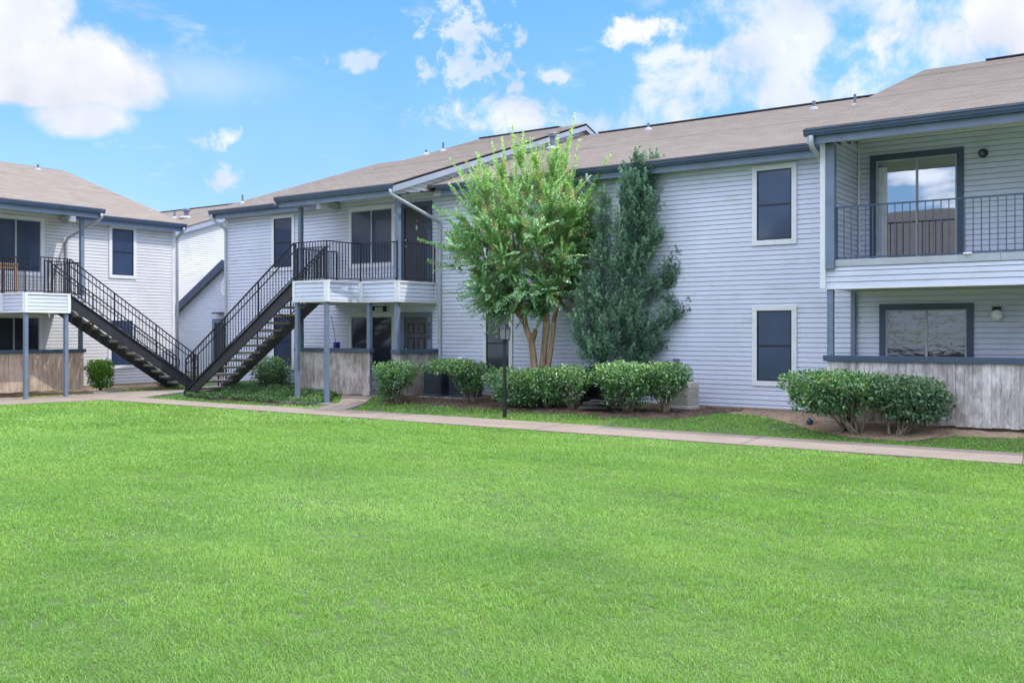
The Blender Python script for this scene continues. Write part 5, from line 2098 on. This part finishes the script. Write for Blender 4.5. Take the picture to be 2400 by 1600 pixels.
def crepe_myrtle():
    bx, by = -12.38, 18.62
    z = float(gz(bx, by)) - 0.02
    t = thing('crepe_myrtle', 'tall vase-shaped crepe myrtle with three smooth tan trunks', 'tree', (bx, by, z))
    O = np.array([bx, by, 0.0])

    def W(u, w, zz):
        p = O + CR * u + CF * w
        return Vector((p[0], p[1], zz))
    S = 101.0

    def px(x, y, w=0.0):
        return W((x - 1272) / S, w, 1.65 + (776 - y) / S)
    mb = MB()
    T1 = [W(-.10, 0, z - .05), px(1257, 875), px(1254, 838), px(1249, 800), px(1239, 775), px(1230, 745), px(1222, 710)]
    T2 = [W(.02, .05, z - .05), px(1273, 875, .05), px(1278, 830, .05), px(1282, 791, .05), px(1285, 763, .05), px(1282, 730, .05), px(1280, 690, .05)]
    T3 = [W(.12, 0.0, z - .05), px(1286, 875, .0), px(1294, 822, .0), px(1299, 785, .0), px(1301, 760, .0), px(1306, 720, .05), px(1315, 680, .1)]
    mb.tube(T1, [.105, .088, .082, .078, .072, .050, .042], 14)
    mb.tube(T2, [.11, .085, .075, .075, .085, .052, .045], 14)
    mb.tube(T3, [.08, .062, .058, .054, .056, .040, .034], 12)
    mb.tube([px(1250, 800), px(1256, 782, -.02), px(1259, 770, -.03)], [.07, .062, .045], 12)
    tr = mb.build('trunk', 'myrtle_bark', t, smooth=True)
    limbs_end = [(-1.9, -.3, 3.25), (-2.0, .3, 3.9), (-1.7, .0, 4.7), (-1.25, -.6, 4.8), (-1.5, .5, 3.0), (-.95, .3, 5.3), (-.5, -.4, 5.5), (-.1, .3, 5.5), (.3, -.3, 5.5), (.55, .2, 5.6),
                 (.75, -.4, 4.8), (.85, .3, 4.1), (.95, -.2, 3.5), (-.9, -1.1, 3.3), (-.2, -1.2, 3.8), (.45, -1.0, 3.3), (-.5, 1.1, 4.1), (.4, 1.0, 4.2), (-1.4, -.8, 2.6), (.75, .0, 2.75),
                 (-.5, -.9, 2.5), (.1, -.8, 2.6), (-1.0, .6, 2.7), (-.6, 0, 4.5), (.0, 0, 4.4), (-1.1, -.1, 3.9), (.3, .1, 3.5), (-.3, -.5, 3.2), (-1.8, .6, 4.3), (-1.5, -.5, 5.1), (-2.0, -.4, 3.6), (-1.6, .8, 3.5), (.9, .8, 4.9), (1.1, .2, 3.9), (-.9, .9, 5.0), (.2, -.9, 4.8), (-.6, -1.1, 4.6), (-1.2, .2, 2.3), (.3, .6, 2.5), (-.2, -.2, 2.3), (-1.3, -1.0, 4.0), (.7, -.7, 4.3), (1.15, -.1, 4.6), (-1.0, -.4, 2.2)]
    mb = MB()
    limbs = []
    rr = random.Random(3)
    for k, (u, w, zz) in enumerate(limbs_end):
        src = T1 if u < -0.5 else (T2 if u < 0.4 else T3)
        s0 = src[4 + (k % 3)]
        e = W(u, w, zz)
        mid = s0.lerp(e, 0.45)
        mid = Vector((s0.x + (mid.x - s0.x) * .75, s0.y + (mid.y - s0.y) * .75, mid.z + 0.18 * (e - s0).length * .4))
        pts = [s0, s0.lerp(mid, .5) + Vector((rr.uniform(-.03, .03), rr.uniform(-.03, .03), .03)), mid, mid.lerp(e, .5) + Vector((rr.uniform(-.05, .05), rr.uniform(-.05, .05), .04)), e]
        mb.tube(pts, [.030, .022, .014, .008, .004], 6)
        limbs.append(pts)
    # shoots
    P, Dd, Nn, Ti, Ls = [], [], [], [], []
    FP, FD, FT = [], [], []

    def shoot(a, d, L, bend, wscale=1.0, dens=0.039):
        a = np.array(a)
        d = np.array(d, dtype=float)
        d /= np.linalg.norm(d)
        n = max(5, int(L / dens))
        side = np.cross(d, rnd_unit(1)[0])
        side /= np.linalg.norm(side) + 1e-9
        pts = []
        for i in range(n + 1):
            s = i / n
            p = a + d * L * s + np.array([0, 0, bend]) * L * s * s
            pts.append(p)
        mb.tube([Vector(pts[0]), Vector(pts[n // 2]), Vector(pts[-1])], [.0055, .004, .0018], 4, cap=False)
        for i in range(1, n):
            tang = pts[i + 1] - pts[i]
            tang /= np.linalg.norm(tang)
            for sg in (-1, 1):
                if RNG.random() < 0.08:
                    continue
                sd = side * sg + rnd_unit(1)[0] * 0.35
                dd = sd * 0.85 + tang * 0.55
                P.append(pts[i])
                Dd.append(dd)
                Nn.append(tang * 0.6 + np.array([0, 0, .8]) + rnd_unit(1)[0] * 0.4)
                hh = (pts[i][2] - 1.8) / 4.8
                Ti.append(np.clip(0.18 + 0.70 * hh + RNG.normal() * 0.15, 0, 0.985) if RNG.random() > 0.004 else 1.0)  # sunlit top and shaded lower crown are put into the tint
                Ls.append(wscale * RNG.uniform(.8, 1.15) * (1 - 0.30 * (i / n) ** 2))
        return pts[-1]
    for pts in limbs:
        e, m_ = pts[-1], pts[2]
        out = np.array(e - m_)
        out /= np.linalg.norm(out)
        for k in range(48):
            s = rr.uniform(0.10, 1.0)
            if math.sin(k * 1.7 + pts[-1].x * 5.0) + math.sin(pts[-1].z * 4.1 + s * 5.0) < -1.2:
                continue
            a = m_.lerp(e, s) if s > .25 else pts[1].lerp(m_, s * 4)
            hgt = (a.z - 2.0) / 4
            up = 0.15 + 0.9 * hgt
            d = out * 0.8 + rnd_unit(1)[0] * 0.95 + np.array([0, 0, up])
            L = rr.uniform(.32, .75)
            if a.z > 5.0:
                d = out * 0.25 + rnd_unit(1)[0] * 0.45 + np.array([0, 0, 1.1])
                L = rr.uniform(.35, .75)
            tip = shoot(a, d, L, -0.25 if a.z < 4 else -0.05)
            if 3.0 < a.z < 5.9 and rr.random() < 0.13:
                for q in range(60):
                    FP.append(tip + rnd_unit(1)[0] * RNG.random() * 0.095 + np.array([0, 0, RNG.uniform(-.04, .09)]))
                    FD.append(rnd_unit(1)[0] + np.array([0, 0, .4]))
                    FT.append(RNG.random())
    # long leading shoots that break the outline
    for (tx, ty, sx, sy, w) in ((1352, 268, 1318, 430, .1), (1360, 335, 1335, 455, -.2), (1432, 368, 1355, 500, 0), (1390, 440, 1330, 560, -.3), (1203, 297, 1215, 440, 0), (1180, 320, 1192, 460, .3),
                            (1158, 340, 1180, 470, -.2), (1250, 325, 1245, 450, .1), (1122, 358, 1160, 470, .1), (1060, 375, 1125, 480, 0), (1056, 430, 1120, 520, .2), (1022, 490, 1100, 560, -.2),
                            (988, 563, 1090, 600, 0), (1008, 612, 1100, 640, .2), (1052, 688, 1140, 690, -.1), (1040, 575, 1110, 610, .3), (1275, 340, 1272, 470, -.1), (1300, 350, 1290, 460, .2),
                            (1410, 420, 1350, 520, .2), (1385, 530, 1320, 580, .1), (1230, 318, 1232, 440, -.3), (1140, 385, 1165, 480, -.3), (1320, 345, 1310, 450, -.3), (1085, 400, 1130, 500, -.2),
                            (1090, 690, 1150, 680, .2), (1340, 700, 1290, 650, 0), (1140, 728, 1190, 680, -.2), (1180, 750, 1220, 700, -.3)):
        a, e = px(sx, sy, w), px(tx, ty, w)
        d = np.array(e - a)
        L = float(np.linalg.norm(d))
        shoot(a, d + np.array([0, 0, 0.06 * L]), L * 1.08, -0.06, 1.15, 0.036)
        near = min(limbs, key=lambda q: (q[-1] - a).length)
        mb.tube([near[3], a], [.010, .006], 5, cap=False)
    mb.build('branches', 'myrtle_bark', t, smooth=True)
    n = len(P)
    Ls = np.array(Ls)
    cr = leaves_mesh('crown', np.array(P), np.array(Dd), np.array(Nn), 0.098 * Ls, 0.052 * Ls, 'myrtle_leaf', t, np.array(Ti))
    nf = len(FP)
    leaves_mesh('flower_heads', np.array(FP), np.array(FD), rnd_unit(nf), 0.028, 0.018, 'myrtle_flower', t, np.array(FT))
    print('myrtle leaves', n, 'flowers', nf)


crepe_myrtle()


def juniper():
    bx, by = -10.91, 18.85
    z = float(gz(bx, by))
    t = thing('juniper_tree', 'dark blue-green juniper with uneven upright plumes against the wall', 'tree', (bx, by, z))
    S = 105.0

    def px(x, y, w=0.0):
        u = (x - 1405) / S
        p = np.array([bx, by, 0]) + CR * u + CF * w
        return Vector((p[0], p[1], 1.65 + (776 - y) / S))
    base = Vector((bx, by, z - .05))
    # plumes: polyline of (px, py, radius in px, depth)
    plumes = [
        [(1425, 850, 62, 0), (1440, 780, 70, 0), (1455, 700, 66, 0), (1470, 620, 58, 0), (1490, 540, 50, 0), (1498, 470, 50, 0), (1490, 410, 38, 0), (1486, 362, 8, 0)],
        [(1500, 480, 40, .1), (1520, 430, 26, .1), (1533, 362, 7, .1)],
        [(1450, 640, 26, -.1), (1462, 560, 26, -.1), (1468, 470, 22, -.1), (1462, 425, 6, -.1)],
        [(1400, 740, 34, 0), (1404, 660, 30, 0), (1406, 580, 27, 0), (1408, 510, 20, 0), (1410, 452, 6, 0)],
        [(1400, 830, 44, -.1), (1378, 770, 34, -.2), (1370, 710, 24, -.2), (1358, 655, 8, -.2)],
        [(1400, 850, 36, -.2), (1366, 810, 26, -.3), (1345, 760, 15, -.3), (1341, 742, 6, -.3)],
        [(1500, 700, 34, 0), (1540, 670, 22, 0), (1562, 640, 25, 0), (1572, 600, 13, 0), (1576, 588, 5, 0)],
        [(1560, 680, 20, 0), (1578, 660, 20, 0), (1580, 625, 16, 0)],
        [(1480, 800, 44, -.1), (1530, 770, 30, -.2), (1565, 742, 24, -.2), (1600, 730, 20, -.2), (1628, 708, 8, -.2)],
        [(1560, 700, 18, -.1), (1580, 720, 22, -.1), (1600, 745, 14, -.1)],
        [(1470, 850, 50, .1), (1520, 820, 30, 0), (1548, 805, 10, 0)],
        [(1420, 870, 34, -.1), (1400, 885, 20, -.1), (1402, 905, 10, 0)],
        [(1500, 600, 24, -.1), (1535, 560, 16, -.1), (1542, 548, 6, -.1)],
    ]
    P, Dd, Nn, Ti = [], [], [], []
    mb = MB()
    mb.tube([base, px(1403, 880), px(1415, 820), px(1440, 740), px(1462, 640), px(1482, 520), px(1488, 430)], [.085, .07, .06, .05, .04, .025, .01], 10)
    mb.tube([base + Vector((.05, 0, 0)), px(1410, 850), px(1405, 740), px(1406, 620), px(1408, 520)], [.05, .04, .03, .02, .008], 8)
    mb.tube([px(1440, 760), px(1490, 710), px(1550, 660), px(1570, 610)], [.03, .022, .014, .005], 7)
    mb.tube([px(1430, 810), px(1500, 790, -.1), px(1570, 742, -.2), px(1620, 715, -.2)], [.03, .022, .012, .005], 7)
    mb.tube([px(1408, 850), px(1380, 780, -.2), px(1362, 690, -.2)], [.03, .02, .006], 7)
    rr = random.Random(9)
    def tuft(p, td, tb, nq=7, sp=0.5):
        for q in range(nq):
            P.append(p + rnd_unit(1)[0] * 0.014)
            Dd.append(td + rnd_unit(1)[0] * sp)
            Nn.append(rnd_unit(1)[0])
            Ti.append(np.clip(tb + RNG.normal() * 0.12, 0, 1))
    for pl in plumes:
        for i in range(len(pl) - 1):
            a, b = pl[i], pl[i + 1]
            A, B = np.array(px(a[0], a[1], a[3])), np.array(px(b[0], b[1], b[3]))
            L = np.linalg.norm(B - A)
            r0, r1 = a[2] / S * .93, b[2] / S * .93
            ax = (B - A) / L
            ra = (r0 + r1) / 2
            # inner fill, sparse; the shade inside is put into a dark tint
            for k in range(int(1300 * L * (ra + 0.03))):
                s = RNG.random()
                r = (r0 + (r1 - r0) * s) * 0.75 * math.sqrt(RNG.random())
                dv = rnd_unit(1)[0]
                p = A + (B - A) * s + dv * r
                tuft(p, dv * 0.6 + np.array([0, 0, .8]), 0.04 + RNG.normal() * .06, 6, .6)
            # spires: small pointed sprays standing off the plume
            for k in range(int(158 * L * (ra + 0.09)) + 3):
                s = RNG.random()
                r = r0 + (r1 - r0) * s
                dv = rnd_unit(1)[0]
                dv -= ax * dv.dot(ax)
                dv /= np.linalg.norm(dv) + 1e-9
                q0 = A + (B - A) * s + dv * r * RNG.uniform(.35, .95)
                gp = math.sin(q0[2] * 5.3 + a[0] * .02) + math.sin((q0[0] + q0[1]) * 6.1 + q0[2] * 2.1)
                if gp < -1.15:
                    continue
                Ls = RNG.uniform(.14, .34) * (0.6 + 0.7 * min(1.0, r / 0.4))
                sd = dv * RNG.uniform(.35, 1.0) + np.array([0, 0, 1.0]) + ax * .25 + rnd_unit(1)[0] * .15
                sd /= np.linalg.norm(sd)
                rs = RNG.uniform(.045, .075)
                lum = RNG.normal() * .10
                m = int(Ls / 0.020)
                for j in range(m):
                    u = j / m
                    dd = rnd_unit(1)[0]
                    p = q0 + sd * Ls * u + dd * rs * (1 - u) ** 0.7 * 0.9
                    tuft(p, sd * 0.9 + dd * 0.6, 0.30 + 0.34 * u + 0.16 * max(0, dd[2]) + lum, 6, .4)  # upper sides lightened in the tint, as if lit from above
            # pointed leader at the end of each plume
            if i == len(pl) - 2:
                for j in range(16):
                    u = j / 16
                    tuft(B + ax * (0.18 * u) + rnd_unit(1)[0] * .03 * (1 - u), ax * 1.2, 0.6 + .2 * u, 5, .3)
    mb.build('trunk', 'dark_timber', t, smooth=True)
    n = len(P)
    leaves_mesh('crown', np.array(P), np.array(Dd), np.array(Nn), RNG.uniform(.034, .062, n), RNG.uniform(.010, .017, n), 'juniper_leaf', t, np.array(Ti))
    print('juniper leaves', n)


juniper()


def blades_np(P, az, L, w, lean, segs=1, droop=0.0):
    """flat tapering blades: two quads-as-triangles plus tip; returns verts, tris"""
    n = len(P)
    ca, sa = np.cos(az), np.sin(az)
    d = np.stack([ca, sa, np.zeros(n)], 1)
    s = np.stack([-sa, ca, np.zeros(n)], 1) * (w / 2)[:, None]
    up = np.array([0, 0, 1.0])
    h = L[:, None]
    m = P + d * (lean * 0.35)[:, None] * h + up * h * 0.55
    tip = P + d * lean[:, None] * h + up * h * (1 - droop)
    v = np.stack([P - s, P + s, m + s * 0.8, m - s * 0.8, tip], 1).reshape(-1, 3)
    b = (np.arange(n) * 5)[:, None]
    f = np.concatenate([b + np.array([[0, 1, 2]]), b + np.array([[0, 2, 3]]), b + np.array([[3, 2, 4]])], 0)
    return v, f


def strap_clump():
    x, y = -27.35, 19.2
    z = float(gz(x, y))
    t = thing('strap_leaf_clump', 'clump of arching grey-green strap leaves at the foot of the left block', 'plant', (x, y, z))
    mbv, mbf, ti = [], [], []
    for k in range(260):
        a = RNG.uniform(0, 2 * math.pi)
        L = RNG.uniform(.35, .62)
        lean = RNG.uniform(.15, 1.0)
        p0 = np.array([x + RNG.normal() * .13, y + RNG.normal() * .13, z])
        d = np.array([math.cos(a), math.sin(a), 0])
        s = np.array([-d[1], d[0], 0]) * 0.010
        base = len(mbv)
        for i in range(6):
            u = i / 5
            q = p0 + d * L * lean * u + np.array([0, 0, 1]) * L * (u - lean * 0.75 * u * u)
            w = s * (1 - u * 0.8)
            mbv += [q - w, q + w]
            ti += [0] * 2
        tt = RNG.random()
        ti[-12:] = [tt] * 12
        for i in range(5):
            o = base + 2 * i
            mbf.append((o, o + 1, o + 3, o + 2))
    np_mesh('strap_leaves', np.array(mbv), np.array(mbf), 'strap_leaf', t, np.array(ti), nper=4)


strap_clump()


def groundcover():
    poly = BEDS['cover']
    n = 52000
    X = RNG.uniform(-24.5, -17.6, n)
    Y = RNG.uniform(16.55, 19.75, n)
    k = inside(poly, X + wob(X, Y, 1, .03), Y + wob(Y, X, 1.1, .03)) & ~((X > -24.8) & (X < -22.75) & (Y > 17.3) & (Y < 18.95))
    k &= ~((X > -18.8) & (Y > 18.2))
    k &= ~((X > -20.2) & (Y > 18.15))
    X, Y = X[k], Y[k]
    m = len(X)
    top = 0.12 + 0.05 * wob(X, Y, 1.2, 0.6)
    H = RNG.random(m) ** 0.6 * np.maximum(top, 0.05)
    # bare edge to the front
    edge = Y < 16.78 + 0.06 * wob(X, Y, 1.5)
    keep = ~edge | (RNG.random(m) < 0.18)
    X, Y, H = X[keep], Y[keep], H[keep]
    m = len(X)
    P = np.stack([X, Y, gz(X, Y) + 0.02 + H], 1)
    d = rnd_unit(m) + np.array([0, 0, .25])
    nn = rnd_unit(m) * .6 + np.array([0, 0, 1])
    o = leaves_mesh('ground_cover', P, d, nn, RNG.uniform(.035, .065, m), RNG.uniform(.018, .034, m), 'groundcover_leaf', None, np.clip(0.4 + 0.35 * (H / 0.15 - 0.4) + RNG.normal(size=m) * .18, 0, 1))
    tag(o, 'dark green leafy ground cover under the middle stairs', 'ground cover', kind='stuff')


groundcover()


def leaf_litter():
    n = 9000
    X = RNG.uniform(-17, -1.5, n)
    Y = RNG.uniform(16.9, 19.7, n)
    k = inside(BEDS['bed'], X, Y) | (inside(BEDS['sand'], X, Y) & (RNG.random(n) < 0.22))
    X, Y = X[k], Y[k]
    m = len(X)
    P = np.stack([X, Y, gz(X, Y) + 0.040 + RNG.random(m) * 0.012], 1)
    d = rnd_unit(m)
    d[:, 2] *= 0.2
    nn = np.tile(np.array([0, 0, 1.0]), (m, 1)) + rnd_unit(m) * .35
    o = leaves_mesh('leaf_litter', P, d, nn, RNG.uniform(.03, .07, m), RNG.uniform(.012, .030, m), 'litter_leaf', None, RNG.random(m))
    tag(o, 'scattered dry brown leaves on the soil of the planting beds', 'leaf litter', kind='stuff')


leaf_litter()


def grass():
    cx, cy = 0.0, 0.0
    bands = [(3.6, 6.5, 12500, .030, .0038), (6.5, 9.5, 7600, .032, .0050), (9.5, 14, 3900, .036, .0074), (14, 20, 1900, .042, .0115), (20, 36, 700, .050, .020)]
    allV, allF, allT = [], [], []
    off = 0
    a_mid = math.atan2(0.8157, -0.5786)
    half = math.radians(37)
    for (r0, r1, dens, L0, w0) in bands:
        area = half * (r1 ** 2 - r0 ** 2)
        n = int(area * dens)
        r = np.sqrt(RNG.uniform(r0 ** 2, r1 ** 2, n))
        a = RNG.uniform(a_mid - half, a_mid + half, n)
        X, Y = cx + r * np.cos(a), cy + r * np.sin(a)
        ok = (Y < 19.7) & (X > XB + 0.05) & (X < 13)
        for nm in ('bed', 'sand', 'leftbed', 'cover', 'patio'):
            poly = BEDS[nm]
            ins = inside(poly, X + wob(X, Y, 1, .04) + RNG.normal(size=n) * .05, Y + wob(Y, X, 1.1, .04) - .03 + RNG.normal(size=n) * .06)
            # sparse strays over bed margins
            stray = RNG.random(n) < 0.02
            ok &= ~ins | (stray & (nm in ('leftbed', 'sand')))
        pj = 0.045 * wob(X, Y, 3.0) + RNG.normal(size=n) * 0.02
        ok &= ~inside(PATHS[0], X + pj, Y + pj)
        ok &= ~((X > -24.65) & (X < -22.55) & (Y > 17.25) & (Y < 18.95))
        ok &= ~((X < -24.5) & (Y > 20.2))
        X, Y = X[ok], Y[ok]
        n = len(X)
        # patchy strip grass near the beds is thinner and paler
        strip = (Y > 16.3) | (X < -24.3)
        # small holes in the sward, where the dark thatch shows
        hole = (np.sin(X * 13.1 + 2 * np.sin(Y * 3.7)) * np.sin(Y * 15.7 + 2 * np.sin(X * 4.3 + 1)) + 0.5 * np.sin(X * 31 + Y * 23) * np.sin(Y * 37 - X * 19)
                + 0.45 * np.sin(X * 1.9 + 1) * np.sin(Y * 2.3)) > 0.86
        if r0 >= 14:
            hole[:] = False
        thin = strip & (wob(X, Y, 0.7) + RNG.normal(size=n) * .6 < -0.55)
        worn = (X < -24.3) & (Y > 13)
        thin |= worn & (RNG.random(n) < 0.35)
        thin |= hole & (RNG.random(n) < 0.80)
        X, Y, strip, worn = X[~thin], Y[~thin], strip[~thin], worn[~thin]
        n = len(X)
        tuft = np.clip(1 + 0.22 * np.sin(X * 2.3 + 1) * np.cos(Y * 2.9) + 0.16 * np.sin(X * 9 + Y * 7) * np.cos(Y * 11 - X * 3), .55, 1.5)
        L = L0 * tuft * RNG.uniform(.6, 1.35, n)
        w = w0 * RNG.uniform(.7, 1.3, n)
        # growth direction swirls gently, like mown turf
        az = 1.4 * np.sin(X * .7 + .3) + 1.2 * np.cos(Y * .8) + RNG.normal(size=n) * 1.9
        lean = np.abs(RNG.normal(0.75, .45, n))
        P = np.stack([X, Y, gz(X, Y) - 0.01], 1)
        v, f = blades_np(P, az, L, w, lean, droop=0.10)
        tint = 0.50 + RNG.normal(size=n) * .19
        tint = np.where(worn, tint + .30, tint)
        tint = np.where(RNG.random(n) < 0.005, 1.0, np.clip(tint, 0, .93))
        allV.append(v)
        allF.append(f + off)
        allT.append(np.repeat(tint, 5))
        off += len(v)
    V = np.concatenate(allV)
    Fc = np.concatenate(allF)
    o = np_mesh('lawn_grass', V, Fc, 'grass_blade', None, np.concatenate(allT))
    tag(o, 'bright green mown lawn grass filling the courtyard', 'grass', kind='stuff')
    print('grass tris', len(Fc))


grass()

# ------------------------------------------------------------------ render settings
C.render.engine = 'CYCLES'
C.cycles.max_bounces = 8
C.cycles.transparent_max_bounces = 8
C.cycles.use_denoising = True
C.render.resolution_x = 1024
C.render.resolution_y = 682
